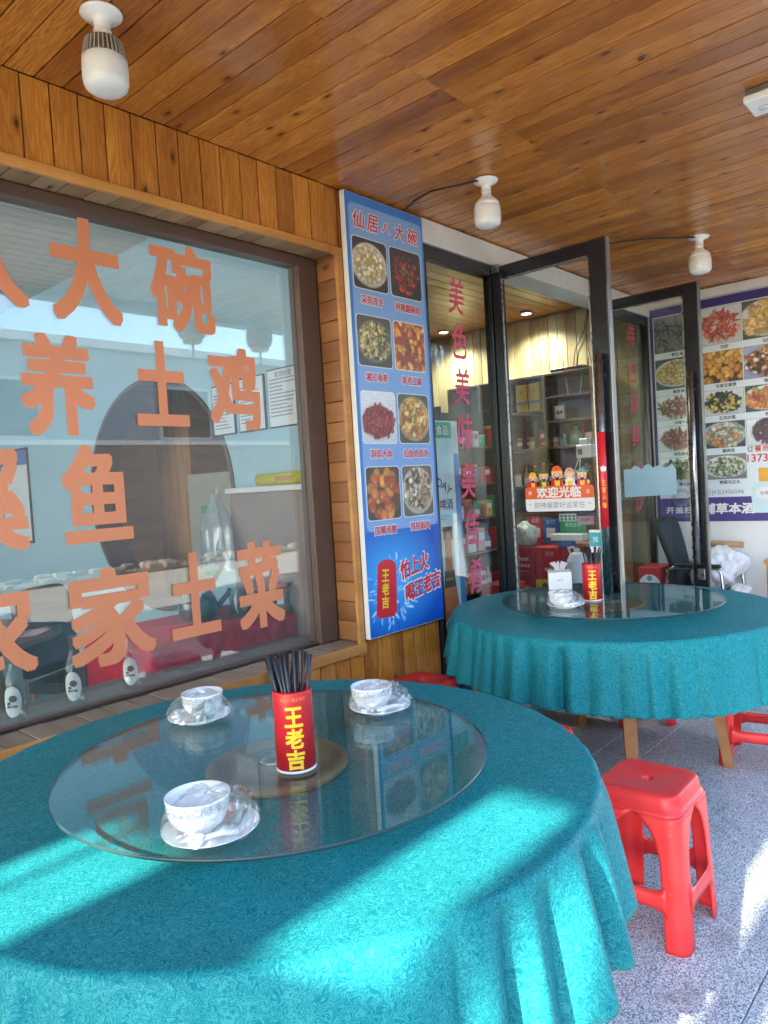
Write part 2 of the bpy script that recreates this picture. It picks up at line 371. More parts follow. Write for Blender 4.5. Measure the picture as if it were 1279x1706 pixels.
# ------------------------------------------------------------------ mesh building helpers
class MB:
    def __init__(s):
        s.v = []; s.f = []; s.mi = []; s.sm = []
    def add(s, verts, faces, mi=0, smooth=False):
        o = len(s.v)
        s.v += [tuple(p) for p in verts]
        for f in faces:
            s.f.append(tuple(i+o for i in f)); s.mi.append(mi); s.sm.append(smooth)
    def box(s, x0, x1, y0, y1, z0, z1, mi=0, c=0.0):
        if c <= 0:
            s.add([(x0, y0, z0), (x1, y0, z0), (x1, y1, z0), (x0, y1, z0), (x0, y0, z1), (x1, y0, z1), (x1, y1, z1), (x0, y1, z1)],
                  [(0, 3, 2, 1), (4, 5, 6, 7), (0, 1, 5, 4), (1, 2, 6, 5), (2, 3, 7, 6), (3, 0, 4, 7)], mi)
            return s
        c = min(c, (x1-x0)*.45, (y1-y0)*.45, (z1-z0)*.45)
        vs = []; idx = {}
        for sx in (0, 1):
            for sy in (0, 1):
                for sz in (0, 1):
                    X = (x0, x1)[sx]; Y = (y0, y1)[sy]; Z = (z0, z1)[sz]
                    dx = c*(1-2*sx); dy = c*(1-2*sy); dz = c*(1-2*sz)
                    idx[sx, sy, sz, 'x'] = len(vs); vs.append((X, Y+dy, Z+dz))
                    idx[sx, sy, sz, 'y'] = len(vs); vs.append((X+dx, Y, Z+dz))
                    idx[sx, sy, sz, 'z'] = len(vs); vs.append((X+dx, Y+dy, Z))
        F = []
        for a in (0, 1):
            q = [idx[a, 0, 0, 'x'], idx[a, 1, 0, 'x'], idx[a, 1, 1, 'x'], idx[a, 0, 1, 'x']]; F.append(q if a else q[::-1])
            q = [idx[0, a, 0, 'y'], idx[1, a, 0, 'y'], idx[1, a, 1, 'y'], idx[0, a, 1, 'y']]; F.append(q[::-1] if a else q)
            q = [idx[0, 0, a, 'z'], idx[1, 0, a, 'z'], idx[1, 1, a, 'z'], idx[0, 1, a, 'z']]; F.append(q if a else q[::-1])
        for a in (0, 1):
            for b in (0, 1):
                F.append([idx[0, a, b, 'y'], idx[1, a, b, 'y'], idx[1, a, b, 'z'], idx[0, a, b, 'z']])
                F.append([idx[a, 0, b, 'x'], idx[a, 1, b, 'x'], idx[a, 1, b, 'z'], idx[a, 0, b, 'z']])
                F.append([idx[a, b, 0, 'x'], idx[a, b, 1, 'x'], idx[a, b, 1, 'y'], idx[a, b, 0, 'y']])
        for a in (0, 1):
            for b in (0, 1):
                for d in (0, 1):
                    F.append([idx[a, b, d, 'x'], idx[a, b, d, 'y'], idx[a, b, d, 'z']])
        s.add(vs, F, mi)
        return s
    def lathe(s, prof, x, y, n=32, mi=0, smooth=True, axis='z', cap=True):
        """prof: list of (radius, height); revolved about a vertical axis through x, y"""
        vs = []; F = []
        for r, z in prof:
            for k in range(n):
                a = 2*PI*k/n
                vs.append((x+r*math.cos(a), y+r*math.sin(a), z))
        for i in range(len(prof)-1):
            for k in range(n):
                F.append((i*n+k, i*n+(k+1) % n, (i+1)*n+(k+1) % n, (i+1)*n+k))
        s.add(vs, F, mi, smooth)
        if cap:
            o = len(s.v)-len(vs)
            if prof[0][0] > 1e-5: s.f.append(tuple(o+k for k in range(n))[::-1]); s.mi.append(mi); s.sm.append(False)
            if prof[-1][0] > 1e-5:
                b = o+(len(prof)-1)*n
                s.f.append(tuple(b+k for k in range(n))); s.mi.append(mi); s.sm.append(False)
        return s
    def tube(s, pts, r, n=8, mi=0, smooth=True, r2=None):
        pts = [Vector(p) for p in pts]
        vs = []; F = []; prev = None
        for i, p in enumerate(pts):
            d = (pts[min(i+1, len(pts)-1)]-pts[max(i-1, 0)]).normalized()
            a = d.cross(Vector((0, 0, 1)))
            if a.length < 1e-3: a = d.cross(Vector((0, 1, 0)))
            a.normalize()
            if prev is not None and a.dot(prev) < 0: a = -a
            prev = a
            b = d.cross(a)
            t = i/(len(pts)-1)
            rr = r if r2 is None else r+(r2-r)*t
            for k in range(n):
                q = 2*PI*k/n
                vs.append(p+a*math.cos(q)*rr+b*math.sin(q)*rr)
        for i in range(len(pts)-1):
            for k in range(n):
                F.append((i*n+k, i*n+(k+1) % n, (i+1)*n+(k+1) % n, (i+1)*n+k))
        F.append(tuple(range(n))[::-1]); F.append(tuple((len(pts)-1)*n+k for k in range(n)))
        s.add(vs, F, mi, smooth)
        return s
    def poly(s, o, ux, uy, pts, mi=0, t=0.0):
        """flat outline in the plane o + a*ux + b*uy, optionally t thick (backwards)"""
        o = Vector(o); ux = Vector(ux); uy = Vector(uy); nrm = ux.cross(uy).normalized()
        fr = [o+ux*a+uy*b for a, b in pts]
        n = len(fr)
        if t <= 0:
            s.add(fr, [tuple(range(n))], mi); return s
        bk = [p-nrm*t for p in fr]
        s.add(fr+bk, [tuple(range(n)), tuple(range(n, 2*n))[::-1]]+[(i, i+n, (i+1) % n+n, (i+1) % n) for i in range(n)], mi)
        return s
    def build(s, name, mats, parent=None, loc=None, fix=True):
        me = bpy.data.meshes.new(name)
        off = Vector((0, 0, 0))
        if parent is not None: off = wloc(parent)
        elif loc is not None: off = Vector(loc)
        me.from_pydata([Vector(p)-off for p in s.v], [], s.f)
        mats = mats if isinstance(mats, (list, tuple)) else [mats]
        for m in mats: me.materials.append(M[m] if isinstance(m, str) else m)
        me.polygons.foreach_set('material_index', s.mi)
        me.polygons.foreach_set('use_smooth', s.sm)
        if fix:
            bm = bmesh.new(); bm.from_mesh(me); bmesh.ops.recalc_face_normals(bm, faces=bm.faces); bm.to_mesh(me); bm.free()
        me.update()
        o = bpy.data.objects.new(name, me); COL.objects.link(o)
        if parent is not None: o.parent = parent
        elif loc is not None: o.location = loc
        return o

def wloc(o):
    p = Vector((0, 0, 0))
    while o is not None:
        p = p+o.location; o = o.parent
    return p

def tag(o, label=None, cat=None, group=None, kind=None):
    if label: o['label'] = label
    if cat: o['category'] = cat
    if group: o['group'] = group
    if kind: o['kind'] = kind
    return o

def thing(name, label, cat, loc=(0, 0, 0), group=None, rotz=0):
    o = bpy.data.objects.new(name, None); COL.objects.link(o)
    o.location = loc; o.rotation_euler = (0, 0, rotz); o.empty_display_size = .05
    return tag(o, label, cat, group)

def clone(root, loc, rotz, label, group=None):
    r = root.copy(); COL.objects.link(r); r.location = loc; r.rotation_euler = (0, 0, rotz)
    r['label'] = label
    if group: r['group'] = group
    def rec(src, dst):
        for ch in [c for c in bpy.data.objects if c.parent == src]:
            c = ch.copy(); COL.objects.link(c); c.parent = dst; rec(ch, c)
    rec(root, r)
    return r

PLANKS = {}
def plank(name, parent, mat, L, W, T, pos, along, face, w_off=0.0, jig=.0012):
    """one board: L long, W wide, T thick; `along` = grain direction, `face` = outward normal, pos = centre of its outer face"""
    key = (mat, round(L, 3), round(W, 4), T)
    if key not in PLANKS:
        m = MB(); m.box(-L/2, L/2, -W/2+.0024, W/2-.0024, -T, 0, c=.0022)
        o = m.build(name, mat); PLANKS[key] = o.data; bpy.data.objects.remove(o)
    o = bpy.data.objects.new(name, PLANKS[key]); COL.objects.link(o)
    a = Vector(along); f = Vector(face); b = f.cross(a)
    p = Vector(pos)+f*random.uniform(-jig, jig)-wloc(parent)
    mw = Matrix(((a.x, b.x, f.x, p.x), (a.y, b.y, f.y, p.y), (a.z, b.z, f.z, p.z), (0, 0, 0, 1)))
    o.parent = parent
    o.matrix_basis = mw
    return o

# text is queued and turned into flat meshes in one go
TXT = []
def text(body, c, ux, uy, w=None, h=None, mat='black_print', parent=None, name='lettering', bold=.018, shear=0.0, wrap=None, vertical=False, rot=0.0, thick=.0, label=None, dil=0.0):
    TXT.append(dict(body=body, c=Vector(c), ux=Vector(ux), uy=Vector(uy), w=w, h=h, mat=mat, parent=parent, name=name, bold=bold, shear=shear, wrap=wrap, vertical=vertical, rot=rot, thick=thick, label=label, dil=dil))

def flush_text():
    obs = []
    for t in TXT:
        cu = bpy.data.curves.new('t', 'FONT'); cu.body = '\n'.join(t['body']) if t['vertical'] else t['body']
        cu.offset = t['bold']; cu.align_x = 'CENTER'; cu.resolution_u = 4
        if t['vertical']: cu.space_line = .95
        o = bpy.data.objects.new('t', cu); COL.objects.link(o); obs.append(o)
    bpy.context.view_layer.update()
    dg = bpy.context.evaluated_depsgraph_get()
    for t, o in zip(TXT, obs):
        me = bpy.data.meshes.new_from_object(o.evaluated_get(dg))
        me.materials.clear()
        if t['wrap'] and len(me.vertices):
            bm = bmesh.new(); bm.from_mesh(me)
            xs = [v.co.x for v in bm.verts]; x0, x1 = min(xs), max(xs)
            for k in range(1, 22):
                bmesh.ops.bisect_plane(bm, geom=bm.verts[:]+bm.edges[:]+bm.faces[:], plane_co=(x0+(x1-x0)*k/22, 0, 0), plane_no=(1, 0, 0))
            bm.to_mesh(me); bm.free()
        n = len(me.vertices)
        co = np.empty(n*3); me.vertices.foreach_get('co', co); co = co.reshape(-1, 3)
        if n == 0:
            continue
        mn = co.min(0); mx = co.max(0); cen = (mn+mx)/2; sz = mx-mn
        p = co-cen
        if t['w'] and t['h']: sx, sy = t['w']/sz[0], t['h']/sz[1]
        elif t['w']: sx = sy = t['w']/sz[0]
        else: sx = sy = t['h']/sz[1]
        x = p[:, 0]*sx; y = p[:, 1]*sy
        x = x+t['shear']*y
        if t['rot']:
            ca, sa = math.cos(t['rot']), math.sin(t['rot']); x, y = x*ca-y*sa, x*sa+y*ca
        off = wloc(t['parent'])
        ux, uy = np.array(t['ux']), np.array(t['uy']); nr = np.cross(ux, uy)
        c = np.array(t['c'])-np.array(off)
        if t['wrap']:
            R = t['wrap']; a = x/R
            q = c+np.outer(np.sin(a)*R, ux)+np.outer(y, uy)+np.outer((np.cos(a)-1)*R, nr)
        else:
            q = c+np.outer(x, ux)+np.outer(y, uy)
        me.vertices.foreach_set('co', q.reshape(-1))
        me.name = t['name']
        if t['dil']:                                   # heavier strokes: shifted layers, each a hair in front of the last
            bm = bmesh.new(); bm.from_mesh(me)
            src = list(bm.faces)
            for k in range(8):
                a = 2*PI*k/8
                sq = max(abs(math.cos(a)), abs(math.sin(a)))
                dv = (Vector(ux)*math.cos(a)+Vector(uy)*math.sin(a))*(t['dil']/sq)+Vector(nr)*(.00008*(k+1))
                r = bmesh.ops.duplicate(bm, geom=src)
                for v in [g for g in r['geom'] if isinstance(g, bmesh.types.BMVert)]: v.co += dv
            bm.to_mesh(me); bm.free()
        if t['thick']:
            bm = bmesh.new(); bm.from_mesh(me)
            r = bmesh.ops.extrude_face_region(bm, geom=list(bm.faces))
            for v in [g for g in r['geom'] if isinstance(g, bmesh.types.BMVert)]: v.co += Vector(nr)*t['thick']
            bmesh.ops.recalc_face_normals(bm, faces=bm.faces)
            bm.to_mesh(me); bm.free()
        me.materials.append(M[t['mat']]); me.update()
        ob = bpy.data.objects.new(t['name'], me); COL.objects.link(ob); ob.parent = t['parent']
        if t['label']: ob['label'] = t['label']
    for o in obs:
        cu = o.data; bpy.data.objects.remove(o); bpy.data.curves.remove(cu)

# ------------------------------------------------------------------ printed photographs of dishes (vertex-coloured sheets)
def paint_dish(rs, w, h, bg, plate, foods, n=70, size=(.10, .22), centre=(0, 0), R=(.9, .9), inner=None, aspect=(1, 2.2), garnish=None, spiral=False, fullbleed=False):
    n = int(n*2.0); size = (size[0]*.70, size[1]*.70)
    nx = max(24, int(w*190)); ny = max(24, int(h*190))
    u, v = np.meshgrid(np.linspace(-1, 1, nx+1), np.linspace(-1, 1, ny+1))
    img = np.ones((ny+1, nx+1, 3))*np.array(bg)[None, None]
    img *= (1+.25*(v-u*.3)*.5)[..., None]
    ax, ay = R[0]*1.1, R[1]*1.1
    d = np.sqrt(((u-centre[0])/ax)**2+((v-centre[1])/ay)**2)
    if not fullbleed:
        m = np.clip((1-d)*14, 0, 1)[..., None]
        img = img*(1-m)+np.array(plate)*(.86+.2*v[..., None])*m
        if inner is not None:
            m = np.clip((.86-d)*12, 0, 1)[..., None]
            img = img*(1-m)+np.array(inner)*(.9+.15*v[..., None])*m
    lim = .84 if not fullbleed else 1.3
    for k in range(n):
        r = lim*math.sqrt(rs.random())*(1 if not spiral else .9); a = rs.random()*2*PI
        cx = centre[0]+ax*r*math.cos(a); cy = centre[1]+ay*r*math.sin(a)
        s = rs.uniform(*size); e = rs.uniform(*aspect)
        th = a if spiral else rs.uniform(0, PI)
        c = np.array(foods[rs.randrange(len(foods))])*rs.uniform(.65, 1.25)
        du = u-cx; dv = (v-cy)*(h/w)
        p = (du*math.cos(th)+dv*math.sin(th))/(s*e**.5); q = (-du*math.sin(th)+dv*math.cos(th))/(s/e**.5)
        dd = p*p+q*q
        sh = np.clip((1.5-dd)*3, 0, 1)[..., None]*.35
        img = img*(1-sh)+img*.25*sh
        m = np.clip((1-dd)*3.5, 0, 1)[..., None]
        shade = (.62+.45*np.clip(1-dd, 0, 1)+.22*q*.5)[..., None]
        img = img*(1-m)+c*shade*m
        hl = np.clip((.10-((p+.3)**2+(q-.4)**2))*9, 0, 1)[..., None]*.35
        img = img+hl*.4
    if garnish is not None:
        for k in range(16):
            cx = centre[0]+rs.gauss(0, .2); cy = centre[1]+rs.gauss(.05, .18); s = rs.uniform(.03, .07)
            m = np.clip((1-((u-cx)**2+(v-cy)**2)/s**2)*3, 0, 1)[..., None]
            img = img*(1-m)+np.array(garnish)*rs.uniform(.6, 1.3)*m
    img = img*(1+np.random.RandomState(rs.randrange(9999)).normal(0, .09, img.shape[:2]))[..., None]
    img = img*.86+.05
    return np.clip(img, .004, .95)

def sheet(name, img, o, ux, uy, w, h, parent, corner=.0, t=.0015):
    """a rectangular print w x h centred on o; its colours come from img"""
    ny, nx = img.shape[0]-1, img.shape[1]-1
    o = Vector(o)-wloc(parent); ux = Vector(ux); uy = Vector(uy); nr = ux.cross(uy)
    U, V = np.meshgrid(np.linspace(-.5, .5, nx+1), np.linspace(-.5, .5, ny+1))
    x = U*w; y = V*h
    if corner:
        # round the corners by pulling the outermost points in
        qx = np.abs(x)-(w/2-corner); qy = np.abs(y)-(h/2-corner)
        m = (qx > 0) & (qy > 0)
        L = np.sqrt(qx**2+qy**2); mm = np.maximum(np.abs(qx), np.abs(qy))
        f = np.where(m & (L > 0), mm/np.maximum(L, 1e-9), 1)
        x = np.where(m, np.sign(x)*((w/2-corner)+qx*f), x); y = np.where(m, np.sign(y)*((h/2-corner)+qy*f), y)
    P = np.array(o)[None, None]+x[..., None]*np.array(ux)+y[..., None]*np.array(uy)
    vs = P.reshape(-1, 3)
    i = np.arange((ny+1)*(nx+1)).reshape(ny+1, nx+1)
    F = np.stack([i[:-1, :-1], i[:-1, 1:], i[1:, 1:], i[1:, :-1]], -1).reshape(-1, 4)
    me = bpy.data.meshes.new(name)
    me.from_pydata(vs.tolist(), [], F.tolist())
    ca = me.color_attributes.new('Col', 'FLOAT_COLOR', 'POINT')
    c4 = np.ones((len(vs), 4)); c4[:, :3] = img.reshape(-1, 3)
    ca.data.foreach_set('color', c4.reshape(-1))
    me.materials.append(M['print']); me.update()
    ob = bpy.data.objects.new(name, me); COL.objects.link(ob); ob.parent = parent
    return ob

X_, Y_, Z_ = Vector((1, 0, 0)), Vector((0, 1, 0)), Vector((0, 0, 1))
NY = (X_, Z_)              # plane facing -Y (the shop front)
NX = (-Y_, Z_)             # plane facing -X (the end wall, the open doors)

# ================================================================== LARGE STRUCTURE
# terrace floor: granite strips running along the shop front
floor = thing('floor', None, None, (0, 0, 0)); tag(floor, kind='structure')
m = MB(); m.box(-4, 8.0, -.15, 9.0, -.30, -.045); b = m.build('floor_bed', 'concrete', floor)
ys = [-.15, .585, 1.484, 1.697, 2.48]
for a, c in zip(ys[:-1], ys[1:]):
    for x0, x1 in ((-4, -1.9), (-1.9, .9), (.9, 6.4)):
        m = MB(); m.box(x0+.0015, x1-.0015, a+.0018, c-.0018, -.045, 0, c=.0015); m.build('floor_slab', 'granite', floor)
m = MB(); m.box(-4, 8.0, 2.48, 9.0, -.04, 0.004); m.build('indoor_floor', 'dark_floor', floor)
g = MB(); g.box(-90, 120, -120, 60, -.6, -.31); tag(g.build('ground', 'earth'), kind='structure')
g = MB(); g.box(-90, 120, -8.1, -3.7, -.305, -.10); tag(g.build('road', 'concrete'), kind='structure')
g = MB(); g.box(-90, 120, -3.7, -.15, -.305, -.104); tag(g.build('dark_strip', 'dark_ground'), kind='structure')  # dark grey strip of ground between terrace and road

# ceiling of the terrace: two runs of narrow boards meeting at a seam
ceiling = thing('ceiling', None, None, (0, 0, 2.891)); tag(ceiling, kind='structure')
m = MB(); m.box(-4.1, 6.7, 2.62, 2.78, 2.9155, 3.12); m.box(-1.15, 6.7, .46, 2.62, 2.915, 3.0); m.build('roof_slab', 'slab_top', ceiling)
m = MB(); m.box(-1.15, 6.4, .452, .46, 2.84, 3.0); m.build('eave_board', 'white_beam', ceiling)
x = -1.142
while x < 6.39:
    L1 = 2.5-1.6032
    plank('ceiling_plank', ceiling, 'ceil_wood', L1, .0998, .012, (x+.05, 2.5-L1/2, 2.891), (0, 1, 0), (0, 0, -1), jig=.0008)
    L2 = 1.6026-.465
    plank('ceiling_plank', ceiling, 'ceil_wood', L2, .0998, .012, (x+.05, 1.6026-L2/2, 2.886), (0, 1, 0), (0, 0, -1), jig=.0008)
    x += .1

# boards added out of view to block the sun, gaps placed to shape its bands
sun_blocker = thing('sun_blocker', 'grey boards added out of view, with long gaps that shape the sun bands', 'sun_blocker', (-2.4, 1.2, 2.92))
def cb(x0, x1, y0, y1):
    m = MB(); m.box(x0, x1, y0, y1, 2.92, 2.945); m.build('sun_blocker_board', 'sun_blocker', sun_blocker)
cb(-6.0, 6.4, .04, .205)
cb(-6.0, -3.75, .205, .275); cb(-1.2, 6.4, .205, .275)
cb(-6.0, 6.4, .275, .35)
cb(-6.0, -3.48, .35, .53); cb(-2.76, -1.15, .35, .53); cb(-1.15, 6.4, .35, .45)
cb(-6.0, -1.15, .53, .88)
cb(-6.0, -4.4, .88, 1.14); cb(-3.35, -1.15, .88, 1.14); cb(-4.4, -3.35, 1.047, 1.062)
cb(-6.0, -1.15, 1.14, 2.9)

# street across the road: rubble strip, brown wall, grey building, bare trees
tag(MB().box(-40, 70, -9.6, -8.1, -.31, -.04).build('earth_verge', 'earth'), kind='structure')
rb = MB()
rs = random.Random(3)
for k in range(420):
    x = rs.uniform(-3, 34); y = rs.uniform(-9.0, -8.15); s = rs.uniform(.05, .2)
    rb.box(x, x+s*1.5, y, y+s, -.05, -.04+s*.7, c=s*.2)
tag(rb.build('rubble', 'rubble'), kind='stuff', label='heap of broken stones along the far road edge', cat='rubble')
w = thing('street_wall', 'long brown rendered wall across the road with pale coping', 'wall', (15, -9.3, -.05))
MB().box(-12, 17.4, -9.45, -9.3, -.05, 2.6).build('wall_panel', 'fence_wall', w)
MB().box(-12, 17.4, -9.5, -9.25, 2.6, 2.7).build('coping', 'white_beam', w)
b = thing('street_building', 'long grey rendered building with flat roof across the road', 'building', (15, -14, 0))
MB().box(-15, 36, -18, -11.5, -.3, 5.1).build('wall', 'far_wall', b)
MB().box(-15.2, 36.2, -18.2, -11.3, 5.1, 5.3).build('roof', 'white_beam', b)
for k in range(9):
    x0 = -8+k*4.6
    f = MB().box(x0, x0+1.6, -11.5, -11.44, 2.9, 4.3).build('window', 'white_beam', b)
    MB().box(x0+.08, x0+1.52, -11.44, -11.43, 2.98, 4.22).build('window_glass', 'steel_dark', f)

def bare_tree(x, y, h, seed, label):
    rs = random.Random(seed)
    t = thing('bare_tree', label, 'tree', (x, y, -.05), 'bare trees across the road')
    m = MB(); br = MB()
    m.tube([(x, y, -.05), (x+.05, y, h*.25), (x-.04, y+.05, h*.45)], .16, 8, r2=.11)
    def grow(p, d, L, r, dep):
        q = p+d*L
        mid = p+d*L*.5+Vector((rs.uniform(-1, 1), rs.uniform(-1, 1), rs.uniform(-.5, .5)))*L*.06
        br.tube([p, mid, q], r, 5, r2=r*.6)
        if dep > 0:
            for k in range(rs.choice((2, 3, 3))):
                nd = (d+Vector((rs.uniform(-1, 1), rs.uniform(-1, 1), rs.uniform(-.1, .8)))*.75).normalized()
                grow(q if rs.random() < .6 else mid.lerp(q, .6), nd, L*rs.uniform(.62, .85), r*.6, dep-1)
    for k in range(4):
        a = k*PI/2+rs.uniform(-.4, .4)
        grow(Vector((x-.04, y+.05, h*.45)), Vector((math.cos(a)*.7, math.sin(a)*.7, 1)).normalized(), h*.2, .08, 4)
    m.build('trunk', 'bark', t); br.build('crown', 'bark', t)
bare_tree(15.5, -7.6, 6.0, 1, 'bare grey tree by the far road edge, nearest the wall end')
bare_tree(19.5, -8.6, 7.0, 2, 'tall bare grey tree standing behind the rubble strip')
bare_tree(24.0, -8.4, 6.5, 5, 'bare spreading tree farthest along the road')

# ------------------------------------------------------------------ the shop wall with the big window
wall = thing('shop_wall', 'pine boarded shop wall with a big lettered window and low sill', 'wall', (0, 2.6, 0))
m = MB()
m.box(-4, 2.585, 2.52, 2.68, 2.60, 2.915); m.box(-4, 2.75, 2.681, 2.738, 2.586, 3.2); m.box(-4, 2.585, 2.52, 2.68, 0, .60)
m.box(2.60, 3.20, 2.52, 2.70, 0, 2.915); m.box(-4, -.5, 2.52, 2.68, .6, 2.6)
m.build('wall_core', 'jamb_wood', wall)
PX = [1.008-.1*k for k in range(45)][::-1][:0]
edges = [2.598, 2.518, 2.417, 2.313, 2.215, 2.111, 2.016, 1.913, 1.815, 1.713, 1.616, 1.512, 1.407, 1.308, 1.208, 1.108]
while edges[-1] > -.9: edges.append(edges[-1]-.1)
for a, c in zip(edges[1:], edges[:-1]):                      # fascia boards above the window
    plank('fascia_plank', wall, 'wall_wood', .296, c-a, .012, ((a+c)/2, 2.502, 2.742), (0, 0, 1), (0, -1, 0), jig=.002)
m = MB(); m.box(-4, 2.60, 2.484, 2.506, 2.564, 2.601, c=.003); o = m.build('lintel_trim', 'trim_wood', wall)
k = 2.58
while k > -.9:                                               # soffit of the window opening
    plank('soffit_plank', wall, 'soffit_wood', .15, .1, .010, (k-.05, 2.582, 2.585), (0, 1, 0), (0, 0, -1)); k -= .1
k = .665
while k < 2.56:                                              # right reveal
    hgt = min(.1, 2.585-k)
    plank('reveal_plank', wall, 'jamb_wood', .15, hgt, .010, (2.585, 2.582, k+hgt/2), (0, 1, 0), (-1, 0, 0)); k += .1
MB().box(2.557, 2.598, 2.486, 2.506, .60, 2.564, c=.003).build('side_trim', 'trim_wood', wall)
k = 2.60
while k > -.9:                                               # sill boards, weathered
    plank('sill_plank', wall, 'sill_wood', .172, .1, .014, (k-.05, 2.576, .662), (0, 1, 0), (0, 0, 1), jig=.002); k -= .1
MB().box(-4, 2.60, 2.478, 2.4895, .612, .664, c=.003).build('sill_trim', 'trim_wood', wall)
k = 2.598
while k > -.9:                                               # boards under the sill
    plank('lower_plank', wall, 'wall_wood', .61, .1, .012, (k-.05, 2.502, .305), (0, 0, 1), (0, -1, 0), jig=.002); k -= .1
pe = [2.602, 2.702, 2.808, 2.904, 3.003, 3.100, 3.208]
for a, c in zip(pe[:-1], pe[1:]):                            # pier behind the poster
    plank('pier_plank', wall, 'wall_wood', 2.88, c-a, .012, ((a+c)/2, 2.502, 1.445), (0, 0, 1), (0, -1, 0), jig=.002)
MB().box(3.2, 3.212, 2.50, 2.70, 0, 2.88).build('pier_edge', 'jamb_wood', wall)
fr = MB(); fr.box(2.462, 2.583, 2.66, 2.74, .664, 2.583, c=.003); fr.box(-.5, 2.462, 2.66, 2.74, 2.535, 2.583, c=.003)
fr.box(-.5, 2.462, 2.685, 2.72, .664, .678, c=.002); fr.box(-.5, -.4, 2.66, 2.74, .70, 2.535)
fr.build('window_frame', 'frame_brown', wall)
pane = MB().box(-.4, 2.462, 2.697, 2.705, .678, 2.535).build('window_pane', 'glass_pane', wall)
GY = 2.6945
LET = {'大': (1.248, 1.538, 2.124, 2.535), '碗': (1.661, 1.981, 2.138, 2.517), '八': (.83, 1.175, 2.148, 2.40),
       '养': (1.108, 1.396, 1.691, 2.078), '土': (1.559, 1.813, 1.735, 2.097), '鸡': (1.913, 2.205, 1.725, 2.107),
       '溪': (.80, 1.112, 1.281, 1.654), '鱼': (1.229, 1.514, 1.283, 1.665), '农': (.80, 1.106, .838, 1.19),
       '家': (1.217, 1.58, .80, 1.19), '土 ': (1.648, 1.902, .835, 1.205), '菜': (1.996, 2.273, .804, 1.216),
       '散': (.62, .93, 1.70, 2.08), '居': (.38, .70, 2.13, 2.5), '仙': (.0, .3, 2.13, 2.5)}
for ch, (a, c, z0, z1) in LET.items():
    text(ch.strip(), ((a+c)/2, GY, (z0+z1)/2), X_, Z_, w=c-a-.03, h=min(z1, 2.53)-z0-.03, mat='orange_vinyl', parent=pane, bold=0, dil=.0108)

# white beam over the shop front and end of the terrace
bm_ = thing('beam', None, None, (4.8, 2.56, 2.8)); tag(bm_, kind='structure')
MB().box(3.21, 6.4, 2.46, 2.66, 2.755, 2.885, c=.004).build('front_beam', 'white_beam', bm_)
MB().box(6.34, 6.4, .46, 2.46, 2.812, 2.885, c=.004).build('end_beam', 'white_beam', bm_)
# end wall of the terrace
ew = thing('end_wall', 'white end wall behind the purple dish board', 'wall', (6.45, 1.4, 0))
MB().box(6.40, 6.52, .3, 2.5, 0, 2.90).build('wall_panel', 'white_paint', ew)
MB().box(6.388, 6.40, .3, 2.5, 0, .10, c=.002).build('skirting', 'steel_dark', ew)

# ------------------------------------------------------------------ rooms behind the glass
# dining room behind the big window
room = thing('dining_room', 'pale blue dining room with an oval doorway behind the window', 'room', (1, 5, 0))
cy_, cz_, ry_, rz_ = 4.58, 1.46, .92, .82
def oval_wall(x, mat, name, y0, y1, z0, z1, flip=False):
    n = 48; m = MB(); inner = []; outer = []
    for k in range(n):
        a = 2*PI*k/n; c, s = math.cos(a), math.sin(a)
        inner.append((x, cy_+ry_*c, cz_+rz_*s))
        t = min((y1-cy_)/c if c > 1e-6 else ((y0-cy_)/c if c < -1e-6 else 1e9), (z1-cz_)/s if s > 1e-6 else ((z0-cz_)/s if s < -1e-6 else 1e9))
        outer.append((x, cy_+t*c, cz_+t*s))
    corners = [(x, y1, z1), (x, y0, z1), (x, y0, z0), (x, y1, z0)]
    m.add(inner+outer, [(k, (k+1) % n, n+(k+1) % n, n+k) for k in range(n)])
    for co in corners:
        d = sorted(range(n), key=lambda k: (Vector(outer[k])-Vector(co)).length)[:2]
        m.add([co, outer[d[0]], outer[d[1]]], [(0, 1, 2)])
    return m.build(name, mat, room, fix=False)
oval_wall(2.75, 'pale_blue_paint', 'oval_wall', 2.72, 8.4, 0, 3.2)
oval_wall(2.95, 'pale_wood', 'oval_wall_back', 2.72, 8.4, 0, 3.2)
m = MB(); n = 48; vs = []
for x, e in ((2.74, .0), (2.952, .0)):
    for k in range(n):
        a = 2*PI*k/n; vs.append((x, cy_+(ry_-.004+e)*math.cos(a), cz_+(rz_-.004+e)*math.sin(a)))
for x in (2.74, 2.952):
    for k in range(n):
        a = 2*PI*k/n; vs.append((x, cy_+(ry_-.03)*math.cos(a), cz_+(rz_-.03)*math.sin(a)))
m.add(vs, [(k, (k+1) % n, n+(k+1) % n, n+k) for k in range(n)]+[(2*n+k, 2*n+(k+1) % n, 3*n+(k+1) % n, 3*n+k) for k in range(n)]+[(k, (k+1) % n, 2*n+(k+1) % n, 2*n+k) for k in range(n)])
m.build('oval_frame', 'frame_brown', room)
MB().box(-4, 2.75, 8.4, 8.5, 0, 3.2).build('back_wall', 'pale_blue_paint', room)
lw = MB(); lw.box(-4.1, -4, 2.7, 3.0, 0, 3.2); lw.box(-4.1, -4, 8.1, 8.5, 0, 3.2); lw.box(-4.1, -4, 3.0, 8.1, 0, .5); lw.box(-4.1, -4, 3.0, 8.1, 3.0, 3.2); lw.build('left_wall', 'pale_blue_paint', room)
MB().box(-4.03, -4.02, 3.0, 8.1, .5, 3.0).build('light_diffuser', 'light_diffuser', room)  # unseen translucent sheet added to spread daylight through the dining room
MB().box(-4.1, 2.75, 2.74, 8.5, 3.2, 3.3).build('room_ceiling', 'white_paint', room)
for k in range(46):
    MB().box(-4, 2.745, 2.76+k*.12, 2.762+k*.12+.108, 3.19, 3.2).build('ceiling_strip', 'white_paint', room)
MB().box(-4, 2.6, 2.742, 3.02, .60, .658).build('inner_sill', 'inner_sill', room)
